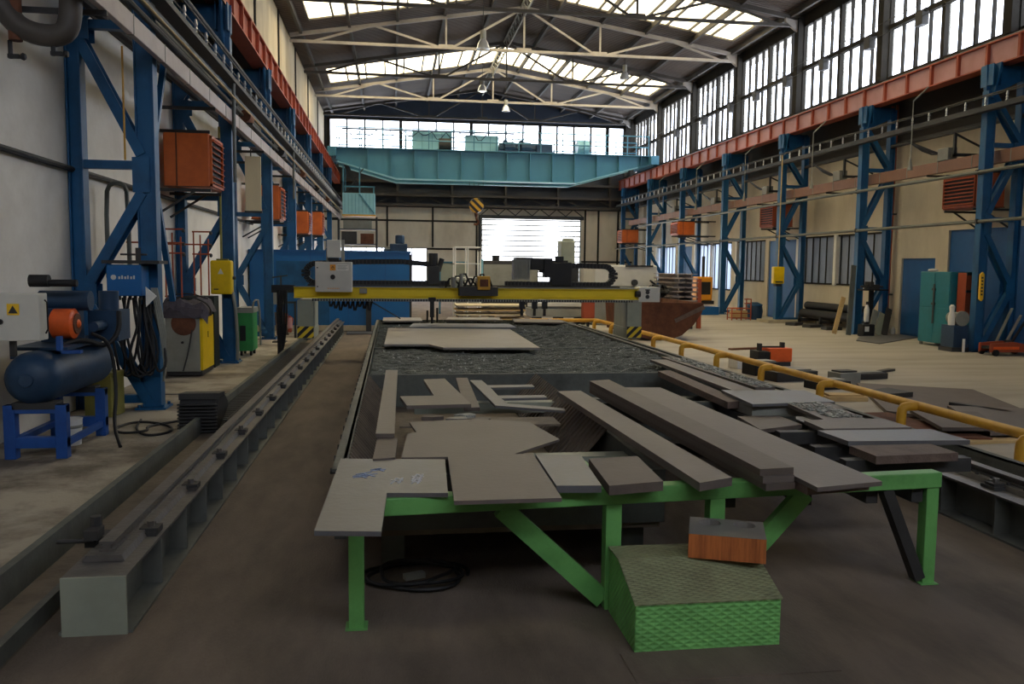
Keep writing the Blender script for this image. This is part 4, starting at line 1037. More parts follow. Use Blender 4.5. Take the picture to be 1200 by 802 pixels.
m1 = MB().cyl((-1.1, Yg - .3, 1.58), (-1.1, Yg - .33, 1.58), .045, n=18).cbox((-1.1, Yg - .335, 1.58), (.02, .02, .08), 0, 0, .5); m1.build('main_switch', 'black', cb)
m1 = MB()
for q in range(9): m1.box(-1.2 + q * .025, -1.185 + q * .025, Yg - .304, Yg - .3, 1.36, 1.375)
m1.build('lettering', 'labelo', cb)
m1 = MB()
for z in (1.4, 1.75): m1.cyl((-1.38, Yg - .31, z), (-1.38, Yg - .3, z), .014, n=8)
m1.build('hinge', 'dgrey', cb)
c2 = MB().box(-1.22, -.97, Yg - .1, Yg + .12, 1.94, 2.27).build('terminal_box', 'lgrey', ga, bevel=.01)
MB().box(-1.24, -1.2, Yg, Yg + .06, 1.44, 2.1).box(-.96, -.9, Yg, Yg + .06, 1.44, 2.28).build('box_bracket', 'mgrey', ga)
MB().cbox((-1.1, Yg - .0, 1.91), (.2, .18, .05)).build('cable_gland', 'black', c2)
MB().box(-.62, -.48, Yg - .14, Yg - .04, 1.27, 1.37).build('limit_switch', 'mgrey', ga, bevel=.01)
m1 = MB()
for q in range(9):
    x = -1.2 + q * .09; m1.tube([(x, Yg + .1, 1.13), (x + .03, Yg + .05, .98 - .05 * (q % 3)), (x + .09, Yg + .1, 1.13)], .022, 6, 1)
m1.build('hanging_cable', 'black', ga)
MB().bar((-.4, Yg + .15, 1.1), (.15, Yg + .1, .78), .02, .02).build('tension_rod', 'dgrey', ga)
# main torch carriage
ca = MB().box(1.25, 2.0, Yg - .3, Yg - .06, 1.24, 1.42).build('torch_carriage', 'dgrey', ga, bevel=.01)
m1 = MB().box(1.6, 1.84, Yg - .36, Yg - .1, 1.36, 1.62); m1.build('drive_box', 'yellow', ca, bevel=.015)
MB().box(1.64, 1.8, Yg - .366, Yg - .36, 1.42, 1.56).build('drive_plate', 'rust', ca)
m1 = MB()
for q in range(7): m1.tube([(1.0 + q * .12, Yg - .15, 1.4), (1.1 + q * .12, Yg - .2, 1.62 + .06 * (q % 3)), (1.3 + q * .1, Yg - .12, 1.42)], .02, 6, 1)
m1.build('hose', 'black', ca)
MB().cyl((1.38, Yg - .2, 1.34), (1.85, Yg - .2, 1.34), .03).build('guide_shaft', 'lgrey', ca)
MB().cyl((1.3, Yg - .2, 1.3), (1.3, Yg - .2, 1.66), .035).cyl((1.15, Yg - .2, 1.4), (1.15, Yg - .2, 1.6), .05).build('lifting_motor', 'mgrey', ca)
t2 = MB().box(.68, .82, Yg - .12, Yg, 1.15, 1.2).box(.71, .79, Yg - .1, Yg - .02, .82, 1.15).cyl((.75, Yg - .06, .82), (.75, Yg - .06, .7), .025).cyl((.85, Yg - .06, 1.0), (.85, Yg - .06, .72), .02).cyl((.66, Yg - .06, .95), (.66, Yg - .06, .72), .02).build('cutting_torch', 'black', ga)
m1 = MB().box(.68, .9, Yg + .05, Yg + .3, 1.44, 1.8).cyl((.78, Yg + .15, 1.8), (.78, Yg + .15, 2.05), .09).cyl((.88, Yg + .15, 1.7), (.95, Yg + .15, 1.95), .05); m1.build('chain_tower', 'dgrey', ga, bevel=.01)
m1 = MB().box(3.1, 3.5, Yg + .05, Yg + .3, 1.44, 1.9).box(3.2, 3.35, Yg + .1, Yg + .25, 1.9, 2.02).box(2.95, 3.12, Yg + .05, Yg + .25, 1.6, 1.98).box(2.7, 2.95, Yg + .1, Yg + .3, 1.75, 1.98); m1.build('chain_tower', 'black', ga, bevel=.01)
m1 = MB().box(2.35, 2.68, Yg + .1, Yg + .35, 1.55, 1.95)
for q in range(6): m1.cyl((2.4 + q * .05, Yg + .08, 1.6), (2.4 + q * .05, Yg + .08, 1.93), .015, n=6)
m1.build('valve_block', 'mgrey', ga)
for x in (2.5, 2.75, 2.95):
    MB().box(x - .05, x + .05, Yg - .1, Yg, .99, 1.13).cyl((x, Yg - .05, 1.0), (x, Yg - .05, .85), .03).build('cutting_torch', 'black', ga)

# ================================================================== LEFT MACHINES
cp = thing('air_compressor', 'blue piston air compressor with lying tank on a bright blue stand by the left column', 'compressor', (-3.2, 8.9, 0))
MB().lathe((-3.25, 8.1, .74), [(.05, -.1), (.15, -.07), (.22, -.01), (.245, .08), (.245, 1.5), (.22, 1.6), (.13, 1.67), (.04, 1.7)], 28, 'Y').build('air_tank', 'blue_dk', cp, smooth=True)
MB().lathe((-3.25, 8.02, .74), [(.06, -.03), (.07, 0), (.03, .02)], 12, 'Y').build('tank_boss', 'blue_dk', cp)
for y in (8.15, 9.2):
    m1 = MB()
    for x in (-3.5, -3.06): m1.box(x, x + .1, y - .05, y + .05, 0, .5)
    m1.box(-3.5, -2.96, y - .045, y + .045, .42, .5).box(-3.5, -2.96, y - .045, y + .045, .1, .2)
    m1.build('stand_frame', 'blue2', cp, bevel=.006)
MB().box(-3.48, -3.42, 8.15, 9.2, .12, .18).box(-3.02, -2.98, 8.15, 9.2, .1, .16).build('stand_rail', 'blue2', cp)
MB().box(-3.42, -3.05, 8.1, 8.3, .46, .52).box(-3.42, -3.05, 9.15, 9.3, .46, .52).build('tank_saddle', 'dgrey', cp)
MB().box(-3.5, -3.0, 8.3, 9.7, .98, 1.01).box(-3.5, -3.46, 8.3, 8.34, .9, 1.0).build('top_frame', 'blue_dk', cp)
MB().box(-3.06, -3.02, 8.2, 8.26, .96, 1.12).box(-3.06, -2.85, 8.2, 8.26, .96, .99).build('upright', 'blue2', cp)
MB().cyl((-3.45, 8.9, 1.42), (-2.98, 8.9, 1.42), .1).box(-3.4, -3.1, 8.75, 9.05, 1.02, 1.35).build('compressor_block', 'blue_dk', cp, smooth=True)
mo = MB().lathe((-3.29, 8.75, 1.2), [(.11, 0), (.145, .02), (.15, .2), (.125, .22)], 24, 'X').build('fan_housing', 'orange2', cp, smooth=True)
m1 = MB().lathe((-3.075, 8.75, 1.2), [(.1, 0), (.1, .02)], 20, 'X'); m1.build('fan_grille', 'rust', mo)
MB().lathe((-3.06, 8.75, 1.2), [(.03, 0), (.045, .01), (.02, .03)], 12, 'X').build('fan_hub', 'orange2', mo)
MB().cyl((-3.42, 8.6, 1.62), (-3.25, 8.6, 1.62), .06).cyl((-3.25, 8.6, 1.6), (-3.0, 8.6, 1.6), .035).build('air_filter', 'black', cp, smooth=True)
MB().box(-3.15, -2.85, 9.3, 9.7, .98, 1.3).cyl((-3.0, 9.5, 1.3), (-3.0, 9.5, 1.5), .1).cyl((-3.0, 9.3, 1.15), (-3.0, 9.0, 1.15), .05).build('pump_head', 'blue_dk', cp, smooth=True)
m1 = MB()
m1.tube([(-3.2, 8.6, .98), (-3.0, 8.7, 1.06), (-2.85, 8.9, .95), (-2.75, 9.0, 1.1), (-2.78, 9.1, 1.3)], .025, 8, 2); m1.tube([(-2.95, 8.8, 1.1), (-2.8, 8.9, 1.0), (-2.76, 8.9, .5), (-2.74, 8.7, .2), (-2.62, 8.5, .02)], .018, 8, 2)
m1.build('air_hose', 'black', cp, smooth=True)
xc = thing('control_box', 'light grey control box with yellow warning triangle mounted beside the compressor', 'control box', (-3.4, 8.0, 1.08))
MB().box(-3.66, -3.1, 7.95, 8.15, 1.1, 1.52).build('box_body', 'lgrey', xc, bevel=.01)
MB().box(-3.36, -3.26, 7.944, 7.95, 1.33, 1.43).build('warning_label', 'warn', xc)
m1 = MB().prism([(-3.31, 1.415), (-3.35, 1.345), (-3.27, 1.345)], 7.941, 7.944, 'Y'); m1.build('warning_triangle', 'dgrey', xc)
MB().cyl((-3.42, 7.95, 1.27), (-3.42, 7.92, 1.27), .025).build('switch_knob', 'black', xc)
MB().tube([(-3.085, 8.05, 1.46), (-3.06, 8.03, 1.44), (-3.065, 8.05, 1.2), (-3.085, 8.05, 1.16)], .008, 6).build('side_cable', 'black', xc)
MB().box(-3.62, -3.58, 8.02, 8.08, 0, 1.1).box(-3.4, -3.36, 8.06, 8.12, .95, 1.1).build('support_post', 'dgrey', xc)
pl = thing('paint_pail', 'white paint pail standing under the compressor tank', 'pail', (-3.16, 8.75, 0))
MB().lathe((-3.16, 8.75, 0), [(.095, 0), (.11, .25), (.115, .26), (.105, .262), (.09, .02)], 20).build('pail_body', 'white', pl, smooth=True)
MB().lathe((-3.16, 8.75, .17), [(.108, 0), (.112, .015), (.108, .03)], 20).build('pail_band', 'mgrey', pl)
jb = thing('waste_bin', 'olive square bin behind the compressor at the nearest column', 'bin', (-3.4, 10.4, 0))
MB().prism([(-3.56, 10.3), (-3.24, 10.25), (-3.2, 10.6), (-3.54, 10.65)], 0, .5).build('bin_body', 'jerry', jb, bevel=.01)
MB().box(-3.57, -3.2, 10.26, 10.64, .48, .52).build('bin_rim', 'jerry', jb)

wb = thing('switch_box', 'blue switch box with pale lettering hung on the nearest left column', 'switch box', (-3.1, 10.55, 1.38))
MB().box(-3.32, -2.93, 10.45, 10.78, 1.41, 1.78).build('box_body', 'booth', wb, bevel=.012)
MB().box(-3.36, -2.72, 10.42, 10.82, 1.79, 1.83).build('roof_plate', 'dgrey', wb)
m1 = MB().cyl((-3.24, 10.45, 1.63), (-3.24, 10.444, 1.63), .03)
for q, w in enumerate((.03, .025, .03, .02, .03, .025)): m1.box(-3.185 + q * .033, -3.185 + q * .033 + w * .7, 10.444, 10.45, 1.61, 1.64 + .012 * (q % 2))
m1.build('lettering', 'lgrey', wb)
m1 = MB()
for q in range(6): m1.cyl((-3.27 + q * .06, 10.55, 1.41), (-3.27 + q * .06, 10.55, 1.36), .02, n=8)
m1.cyl((-3.0, 10.6, 1.83), (-3.0, 10.6, 1.98), .03).cyl((-3.2, 10.6, 1.9), (-2.9, 10.6, 1.9), .012)
m1.build('cable_gland', 'dgrey', wb)
sg = MB().add([(-2.9, 10.5, 1.52), (-2.78, 10.5, 1.41), (-2.9, 10.5, 1.28), (-2.9, 10.52, 1.52), (-2.78, 10.52, 1.41), (-2.9, 10.52, 1.28)], [(0, 1, 2), (5, 4, 3), (0, 3, 4, 1), (1, 4, 5, 2), (2, 5, 3, 0)]).build('paper_sign', 'white')
tag(sg, 'white pointed paper sign stuck on the nearest left column below the blue box', 'sign')
hs = thing('hose_bundle', 'tangled bundle of black welding hoses hanging on the nearest left column', 'hose', (-3.15, 10.7, .3))
m1 = MB(); r2 = random.Random(3)
for q in range(9):
    x = -3.3 + q * .04; y = 10.65 + .03 * (q % 3)
    m1.tube([(x, y, 1.38), (x + r2.uniform(-.08, .08), y - .06, 1.1), (x + r2.uniform(-.1, .14), y - .1, .7), (x + r2.uniform(-.05, .25), y - .05, .35 + r2.random() * .1), (x + r2.uniform(.1, .3), y, .6), (-2.98 + r2.uniform(-.05, .06), y + .1, 1.3)], .016, 6, 2)
m1.build('hose', 'black', hs, smooth=True)
m1 = MB()
for q in range(4): m1.tube([(-2.9 + q * .02, 10.75, 1.5), (-2.8 + q * .02, 10.7, 1.0), (-2.76, 10.75, .5 + q * .1), (-2.8, 10.8, .35)], .013, 6, 2)
m1.build('grey_hose', 'mgrey', hs, smooth=True)
hf = thing('air_hose', 'black air hose lying in loops on the floor before the nearest column', 'hose', (-2.8, 9.4, 0))
m1 = MB().tube([(-2.85, 10.0, .015), (-2.75, 9.4, .015), (-2.5, 9.0, .015), (-2.3, 9.3, .015), (-2.5, 9.7, .015), (-2.85, 9.85, .03), (-3.0, 9.5, .015), (-2.8, 9.1, .03), (-2.55, 9.25, .03), (-2.7, 9.6, .015), (-2.2, 10.1, .015)], .014, 6, 3); m1.build('hose_loop', 'black', hf, smooth=True)
# welding machine under a cover
wm = thing('welding_cabinet', 'grey welding power cabinet with yellow side panel and black cover thrown over it', 'welding machine', (-3.3, 14.3, 0))
MB().box(-3.56, -3.04, 13.9, 14.5, .08, .98).build('cabinet_body', 'mgrey', wm, bevel=.01)
MB().box(-3.04, -3.0, 13.92, 14.75, .1, .95).build('side_panel', 'yellow2', wm)
MB().box(-3.56, -3.02, 13.95, 14.8, .02, .09).build('base_frame', 'dgrey', wm)
MB().lathe((-3.28, 13.89, .85), [(.17, 0), (.19, .005), (.19, .01), (.0001, .011)], 24, 'Y').build('fan_opening', 'rust', wm)
MB().cyl((-3.3, 13.9, .55), (-3.3, 13.87, .55), .02).box(-3.012, -2.995, 14.3, 14.34, .6, .7).build('switch', 'black', wm)
m1 = MB()
n1, n2 = 14, 8; vs = []
r3 = random.Random(9)
for j in range(n2 + 1):
    for i in range(n1 + 1):
        u, v = i / n1, j / n2; x = -3.62 + .72 * u; y = 13.83 + .8 * v
        drop = max(0, abs(u - .5) - .38) * 1.4 + max(0, .12 - v) * 1.7
        vs.append((x, y, 1.27 + .05 * math.sin(u * 7 + v * 3) - drop + r3.uniform(-.02, .02) - .1 * u))
fs = [(j * (n1 + 1) + i, j * (n1 + 1) + i + 1, (j + 1) * (n1 + 1) + i + 1, (j + 1) * (n1 + 1) + i) for j in range(n2) for i in range(n1)]
nb = len(vs); vs += [(x, y, .97) for x, y in ((-3.6, 13.86), (-2.98, 13.86), (-2.98, 14.6), (-3.6, 14.6))]
m1.add(vs, fs); m1.add([(-3.6, 13.85, .94), (-2.99, 13.85, .94), (-2.99, 14.6, .94), (-3.6, 14.6, .94), (-3.6, 13.86, 1.15), (-2.96, 13.86, 1.08), (-2.96, 14.6, 1.1), (-3.6, 14.6, 1.18)], [(0, 1, 5, 4), (1, 2, 6, 5), (2, 3, 7, 6), (3, 0, 4, 7), (4, 5, 6, 7)])
m1.build('cover', 'cloth', wm)
MB().tube([(-3.5, 13.84, 1.22), (-3.2, 13.82, 1.3), (-2.95, 13.9, 1.2), (-2.88, 14.0, 1.08), (-2.9, 14.1, .98)], .014, 6, 2).tube([(-3.55, 13.9, 1.28), (-3.2, 13.95, 1.34), (-2.92, 14.0, 1.24)], .012, 6, 2).build('cable_on_cover', 'dgrey', wm)
MB().tube([(-3.15, 13.88, .75), (-3.2, 13.84, .4), (-3.28, 13.8, .1)], .012, 6, 1).build('front_cable', 'dgrey', wm)
ps = thing('dark_cabinet', 'dark green tall cabinet behind the welding cabinet at the second column', 'cabinet', (-3.35, 15.4, 0))
MB().box(-3.6, -3.05, 15.1, 15.5, 0, 1.24).build('cabinet_body', 'dkgreen', ps, bevel=.01); MB().box(-3.3, -3.28, 15.09, 15.1, .1, 1.2).build('door_seam', 'black', ps)
yb = thing('switch_box', 'yellow switch box with warning triangle on the second left column', 'switch box', (-3.0, 15.6, 1.25))
MB().box(-3.2, -2.84, 15.55, 15.8, 1.26, 1.86).build('box_body', 'yellow2', yb, bevel=.03)
m1 = MB().prism([(-3.02, 1.72), (-3.07, 1.62), (-2.97, 1.62)], 15.544, 15.55, 'Y'); m1.build('warning_triangle', 'labelw', yb)
MB().box(-3.14, -3.06, 15.544, 15.55, 1.34, 1.36).cyl((-2.83, 15.65, 1.55), (-2.78, 15.65, 1.55), .03).build('nameplate', 'dgrey', yb)
MB().box(-3.1, -2.9, 15.6, 15.7, 1.86, 1.89).cyl((-3.02, 15.65, 1.86), (-3.02, 15.65, 4.2), .02).build('conduit', 'jerry', yb)
MB().tube([(-2.85, 15.7, 1.3), (-2.8, 15.7, 1.0), (-2.78, 15.75, .3), (-2.8, 15.8, .05)], .03, 8, 1).build('cable_sleeve', 'mgrey', yb)
for i, (x, y, l) in enumerate(((-3.3, 13.0, 'copper gas pipe manifold with two taps on the wall left of the second column'), (-3.1, 13.9, 'second copper gas pipe manifold crossed by the column brace'))):
    t = thing('gas_manifold', l, 'pipes', (x, y, 1.2), 'wall gas manifolds')
    m1 = MB()
    for dx in (0, .1, .22): m1.tube([(x + dx, y, 1.3), (x + dx, y, 2.3 - dx * .5)], .012, 6)
    for z in (2.3, 2.1, 1.95): m1.tube([(x - .02, y, z), (x + .26, y, z)], .014, 6)
    m1.tube([(-3.84, y, 2.1), (x, y, 2.1)], .014, 6)
    m1.build('pipework', 'copper', t)
    m1 = MB()
    for z in (2.28, 2.08, 1.93): m1.lathe((x + .24, y, z), [(.02, 0), (.035, .02), (.02, .04)], 8, 'X')
    m1.build('valve', 'dgrey', t)
cpn = thing('notice_board', 'cream rectangular panel hung on the left wall side between second and third column', 'panel', (-2.95, 18.6, 2.88))
MB().box(-3.06, -2.74, 18.5, 18.54, 2.92, 4.05).build('panel_sheet', 'cream', cpn); MB().box(-3.08, -2.72, 18.49, 18.55, 2.88, 2.92).build('panel_edge', 'dgrey', cpn); MB().box(-2.95, -2.93, 18.5, 18.52, 4.05, 4.2).box(-3.84, -3.0, 18.52, 18.55, 3.9, 3.95).build('hanger', 'dgrey', cpn)
gu = thing('green_welder', 'small green welding unit with grey top standing behind the second left column', 'welding machine', (-2.9, 17.3, 0))
MB().box(-3.0, -2.72, 17.0, 17.6, .1, .85).build('unit_body', 'ggreen', gu, bevel=.01); MB().box(-3.02, -2.7, 16.98, 17.62, .85, .95).build('unit_top', 'mgrey', gu)
MB().box(-2.96, -2.85, 16.99, 17.0, .3, .6).build('vent_panel', 'black', gu)
m1 = MB()
for x in (-2.95, -2.77):
    for y in (17.1, 17.5): m1.cyl((x - .02, y, .055), (x + .02, y, .055), .055)
m1.build('wheel', 'black', gu); MB().tube([(-2.72, 17.05, .95), (-2.68, 17.0, 1.1), (-2.6, 17.1, 1.1), (-2.6, 17.2, .2)], .02, 6, 1).build('handle', 'mgrey', gu)
gs = thing('terminal_stand', 'grey terminal box on a thin stand before the third left column', 'stand', (-2.6, 20.0, 0))
MB().box(-2.72, -2.5, 19.95, 20.15, .88, 1.22).build('box_body', 'mgrey', gs, bevel=.01); MB().box(-2.63, -2.58, 20.02, 20.08, 0, .88).box(-2.75, -2.45, 19.9, 20.2, 0, .03).build('stand_post', 'dgrey', gs)
MB().cyl((-2.55, 20.0, 1.22), (-2.55, 20.0, 1.55), .02).bar((-2.75, 20, 1.5), (-2.4, 20, 1.55), .03, .03).build('top_bar', 'dgrey', gs)
ra = thing('torch_hose_rack', 'narrow rack with red and pink hoses beside the grey terminal stand', 'rack', (-2.5, 21.2, 0))
MB().tube([(-2.6, 21.2, .6), (-2.55, 21.1, .3), (-2.45, 21.2, .6), (-2.5, 21.1, .15)], .05, 8, 1).build('red_hose', 'red', ra); MB().tube([(-2.5, 21.1, .5), (-2.48, 21.05, .25)], .06).build('pink_hose', 'red_lt', ra)
MB().box(-2.75, -2.7, 21.2, 21.26, 0, .9).box(-2.4, -2.35, 21.2, 21.26, 0, .9).box(-2.75, -2.35, 21.2, 21.26, .85, .9).build('rack_frame', 'dgrey', ra)
lp = MB().prism([(-2.9, .02), (-2.6, .02), (-2.72, .6), (-2.95, .6)], 21.8, 21.84, 'Y').build('leaning_sheet', 'edge'); tag(lp, 'pinkish brown sheet leaning low by the third left column', 'sheet')
bp = thing('cable_stand', 'dark vertical cable stand beside the left gantry leg', 'stand', (-2.15, 17.0, 0))
m1 = MB().box(-2.25, -2.15, 17.0, 17.1, .0, 1.3)
for q in range(5): m1.tube([(-2.18 + q * .03, 16.95, 1.3), (-2.25 + q * .05, 16.9, .8), (-2.16 + q * .015, 16.9, .3), (-2.12, 16.7, .1)], .02, 6, 1)
m1.box(-2.35, -1.9, 17.0, 17.06, 1.25, 1.4); m1.build('cable_post', 'black', bp)

# hall side: blue booth
bo = thing('blue_booth', 'large blue sheet metal booth behind the gantry on the left', 'booth', (-1.9, 23.4, 0))
MB().box(-4.3 + .5, .46, 23.4, 25.6, .12, 2.17).build('booth_wall', 'booth', bo)
MB().box(-3.82, .5, 23.36, 25.65, 2.14, 2.2).build('top_edge', 'door_blue', bo)
MB().box(-3.8, .47, 23.3, 23.4, .02, .16).build('kerb', 'conc', bo)
m1 = MB()
for x in (-3.2, -2.2, -1.2, -.2): m1.box(x - .01, x + .01, 23.39, 23.4, .16, 2.14)
m1.build('panel_joint', 'door_blue', bo)
MB().box(-.72, -.58, 23.25, 23.4, 0, 1.3).build('post', 'dgrey', bo)
MB().box(-3.1, -1.7, 23.38, 23.4, .1, 1.9).build('door_leaf', 'blue', bo)
sp = B(-1.2, -.4, 22.2, 22.9, 0, .03).build('steel_sheet', 'plate2'); tag(sp, 'steel sheet lying on the floor before the blue booth', 'steel sheet')
# ================================================================== RIGHT SIDE
def tagged(mb, name, m, label, cat, group=None, **k): return tag(mb.build(name, m, **k), label, cat, group)
# teal cabinet
tc = thing('steel_cabinet', 'teal two door steel cabinet standing before the blue wall door', 'cabinet', (13.3, 19.2, 0))
MB().box(12.97, 13.5, 18.15, 19.3, .08, 1.8).build('cabinet_body', 'cabteal', tc, bevel=.01)
for a, b in ((18.17, 18.72), (18.73, 19.28)):
    for z0, z1 in ((.1, .93), (.95, 1.78)): MB().box(12.955, 12.97, a, b, z0, z1).build('door', 'cabteal', tc, bevel=.004)
m1 = MB()
for z in (1.0, 1.35): m1.box(12.92, 12.955, 18.67, 18.78, z, z + .05)
m1.box(12.935, 12.955, 18.7, 18.75, .55, 1.5); m1.build('locking_bar', 'dgrey', tc)
for x in (13.0, 13.42): MB().box(x, x + .05, 18.17, 18.25, 0, .08).box(x, x + .05, 19.2, 19.28, 0, .08).build('foot', 'mgrey', tc)
MB().box(12.95, 13.15, 19.0, 19.2, 1.8, 1.88).box(13.3, 13.4, 18.95, 19.1, 1.8, 1.84).build('cardboard_box', 'labelw', None) if False else None
o = MB().lathe((13.15, 19.1, 1.8), [(.05, 0), (.12, .02), (.1, .06), (.02, .07)], 12).build('white_cap', 'labelw'); tag(o, 'white cap lying on top of the teal cabinet', 'cap')
rc = thing('red_cabinet', 'brownish red tool cabinet right of the teal cabinet', 'cabinet', (13.3, 17.95, 0))
MB().box(13.1, 13.58, 17.8, 18.1, .75, 1.78).build('cabinet_body', 'red', rc, bevel=.01); MB().box(13.1, 13.58, 17.77, 17.8, 1.32, 1.38).box(13.1, 13.58, 17.77, 17.8, 1.72, 1.78).build('tool_rail', 'black', rc)
for x in (13.12, 13.5): MB().box(x, x + .05, 17.85, 18.05, 0, .75).build('foot', 'dgrey', rc)
ys_ = thing('column_sign', 'yellow upright sign with rounded ends on the nearest right column', 'sign', (13.0, 17.2, 1.15))
MB().prism([(13.0, 1.2), (13.06, 1.15), (13.1, 1.2), (13.1, 1.75), (13.06, 1.8), (13.0, 1.75)], 17.2, 17.24, 'Y').build('sign_plate', 'warn', ys_)
m1 = MB()
for q in range(6): m1.box(13.03, 13.07, 17.19, 17.2, 1.28 + q * .075, 1.32 + q * .075)
m1.build('lettering', 'dgrey', ys_)
ex = thing('pump_unit', 'small blue grey pump unit with round flange between teal cabinet and column', 'pump', (12.68, 17.5, 0))
MB().box(12.5, 12.86, 17.3, 17.75, .1, .6).build('pump_base', 'blue_dk', ex, bevel=.01); MB().cyl((12.7, 17.35, .75), (12.7, 17.7, .75), .14, n=20).cyl((12.7, 17.3, .75), (12.7, 17.36, .75), .17, n=20).build('pump_body', 'mgrey', ex, smooth=True)
MB().lathe((12.5, 17.4, .6), [(.07, 0), (.08, .2), (.05, .3), (.06, .42), (.03, .46)], 12).build('oil_can', 'labelw', ex, smooth=True); MB().box(12.46, 12.88, 17.28, 17.76, 0, .1).build('pump_foot', 'dgrey', ex)
MB().cyl((12.7, 17.22, 0), (12.7, 17.22, .3), .03).build('floor_peg', 'labelw', ex)
tj = thing('trolley_jack', 'orange red low trolley jack at the foot of the nearest right column', 'jack', (13.2, 16.6, 0))
MB().prism([(12.75, .08), (13.75, .08), (13.75, .22), (13.3, .3), (12.75, .26)], 16.4, 16.46, 'Y').prism([(12.75, .08), (13.75, .08), (13.75, .22), (13.3, .3), (12.75, .26)], 16.74, 16.8, 'Y').build('side_plate', 'red', tj)
MB().box(12.8, 13.4, 16.38, 16.4, .14, .2).build('stripe', 'orange2', tj); MB().box(12.78, 13.7, 16.46, 16.74, .14, .2).cyl((13.3, 16.6, .2), (13.3, 16.6, .33), .07).build('lift_arm', 'dgrey', tj)
for x, r in ((12.85, .07), (13.65, .09)):
    for y in (16.36, 16.8): MB().cyl((x, y, r), (x, y + .05, r), r, n=16).build('wheel', 'black', tj)
MB().cyl((13.7, 16.6, .15), (14.1, 16.7, .3), .025).build('pump_lever', 'dgrey', tj)
m = None
for i, (x, y, l, mm, h) in enumerate(((13.65, 17.1, 'longest leaning green metal strip by the nearest right column', 'mgreen', 1.0), (13.8, 17.0, 'grey angle iron leaning by the nearest right column', 'mgrey', .85), (13.95, 17.05, 'short dark bar leaning by the nearest right column', 'dgrey', .7))):
    o = MB().bar((x - .35, y, .02), (x + .1, y, h), .06, .03).build('leaning_bar', mm); tag(o, l, 'metal bar', 'bars leaning by the nearest right column')
# 1005 column group
pk = MB().bar((12.55, 21.8, .02), (12.85, 22.2, 1.95), .14, .04, (0, 1, 0)).build('leaning_plank', 'pipe'); tag(pk, 'pale grey plank leaning against the second right column', 'plank')
pk = MB().bar((12.4, 22.3, .02), (12.7, 22.4, 1.05), .13, .03, (0, 1, 0)).build('leaning_board', 'wood'); tag(pk, 'short wooden board behind the pale grey leaning plank', 'board')
rp = thing('red_pipes', 'pair of rust red vertical pipes on the wall left of the blue door', 'pipes', (14.15, 22.7, 0))
for y in (22.62, 22.84): MB().cyl((14.2, y, .45), (14.2, y, 6.5), .04).build('pipe', 'copper', rp, smooth=True)
m1 = MB()
for z in (1.1, .55, 3.4): m1.box(14.15, 14.3, 22.55, 22.92, z, z + .05)
m1.build('pipe_clamp', 'dgrey', rp); m1 = MB()
for y in (22.62, 22.84): m1.lathe((14.12, y, 1.25), [(.06, -.02), (.07, 0), (.06, .02)], 12, 'X')
m1.build('valve_wheel', 'red', rp)
sk = MB().lathe((14.06, 22.88, 0), [(.16, 0), (.2, .1), (.19, .35), (.15, .42), (.1, .44)], 16).build('sack', 'conc', smooth=True); tag(sk, 'pale sack standing below the red pipes', 'sack')
sk = MB().lathe((14.05, 22.05, .0), [(.05, 0), (.06, .02), (.06, .16), (.025, .2), (.025, .23)], 12).build('bottle', 'labelw', smooth=True); tag(sk, 'small white bottle on the floor before the blue door', 'bottle')
vb = thing('vice_bench', 'dark workbench vice with clutter on the second right column', 'vice', (13.3, 21.9, 0))
MB().box(13.25, 13.35, 21.95, 22.05, 0, 1.25).box(13.0, 13.7, 21.8, 22.2, 1.25, 1.29).build('stand', 'black', vb); MB().box(13.1, 13.45, 21.85, 22.05, 1.29, 1.42).box(13.15, 13.25, 21.8, 22.1, 1.36, 1.5).cyl((12.95, 21.95, 1.36), (13.6, 21.95, 1.36), .03).build('vice_jaw', 'dgrey', vb)
ct = thing('canister', 'black canister with white label at the foot of the second right column', 'canister', (12.9, 21.5, 0))
MB().box(12.75, 13.1, 21.4, 21.7, 0, .34).build('canister_body', 'black', ct, bevel=.03); MB().box(12.8, 12.92, 21.394, 21.4, .14, .28).build('label_plate', 'labelw', ct); MB().cyl((12.95, 21.55, .34), (12.95, 21.55, .4), .04).build('cap', 'black', ct)
gb = thing('gas_bottle', 'small pale gas bottle at the second right column', 'gas bottle', (13.0, 21.9, 0)); MB().lathe((13.02, 21.72, .38), [(.06, 0), (.07, .05), (.07, .35), (.04, .45), (.025, .5)], 14).build('bottle_body', 'white', gb, smooth=True); MB().box(12.95, 13.1, 21.71, 21.8, 0, .4).build('bottle_stand', 'black', gb); MB().cyl((13.02, 21.72, .86), (13.02, 21.72, .95), .03).build('valve', 'dgrey', gb)
for i, (x, h, mm, l) in enumerate(((13.35, .7, 'mgrey', 'grey bundle sheet leaning left behind the black canister'), (13.55, .62, 'mgreen', 'greenish sheet leaning in the middle behind the black canister'), (13.75, .75, 'dgrey', 'dark sheet leaning right behind the black canister'))):
    o = MB().bar((x - .25, 21.6, .03), (x + .05, 21.9, h), .18, .03, (0, 1, 0)).build('leaning_sheet', mm); tag(o, l, 'sheet', 'sheets leaning by the second right column')
fp = MB().prism([(11.8, 20.1), (11.9, 19.2), (14.2, 21.1), (14.2, 22.0), (12.6, 21.3)], 0, .025).build('floor_sheet', 'plate2'); tag(fp, 'dull steel sheet lying on the floor before the blue door', 'steel sheet')
# pedestal under 27.4
pd = MB().box(12.6, 14.29, 26.95, 27.9, 0, .1).build('column_plinth', 'conc'); tag(pd, 'low pale concrete plinth under the third right column', 'plinth')
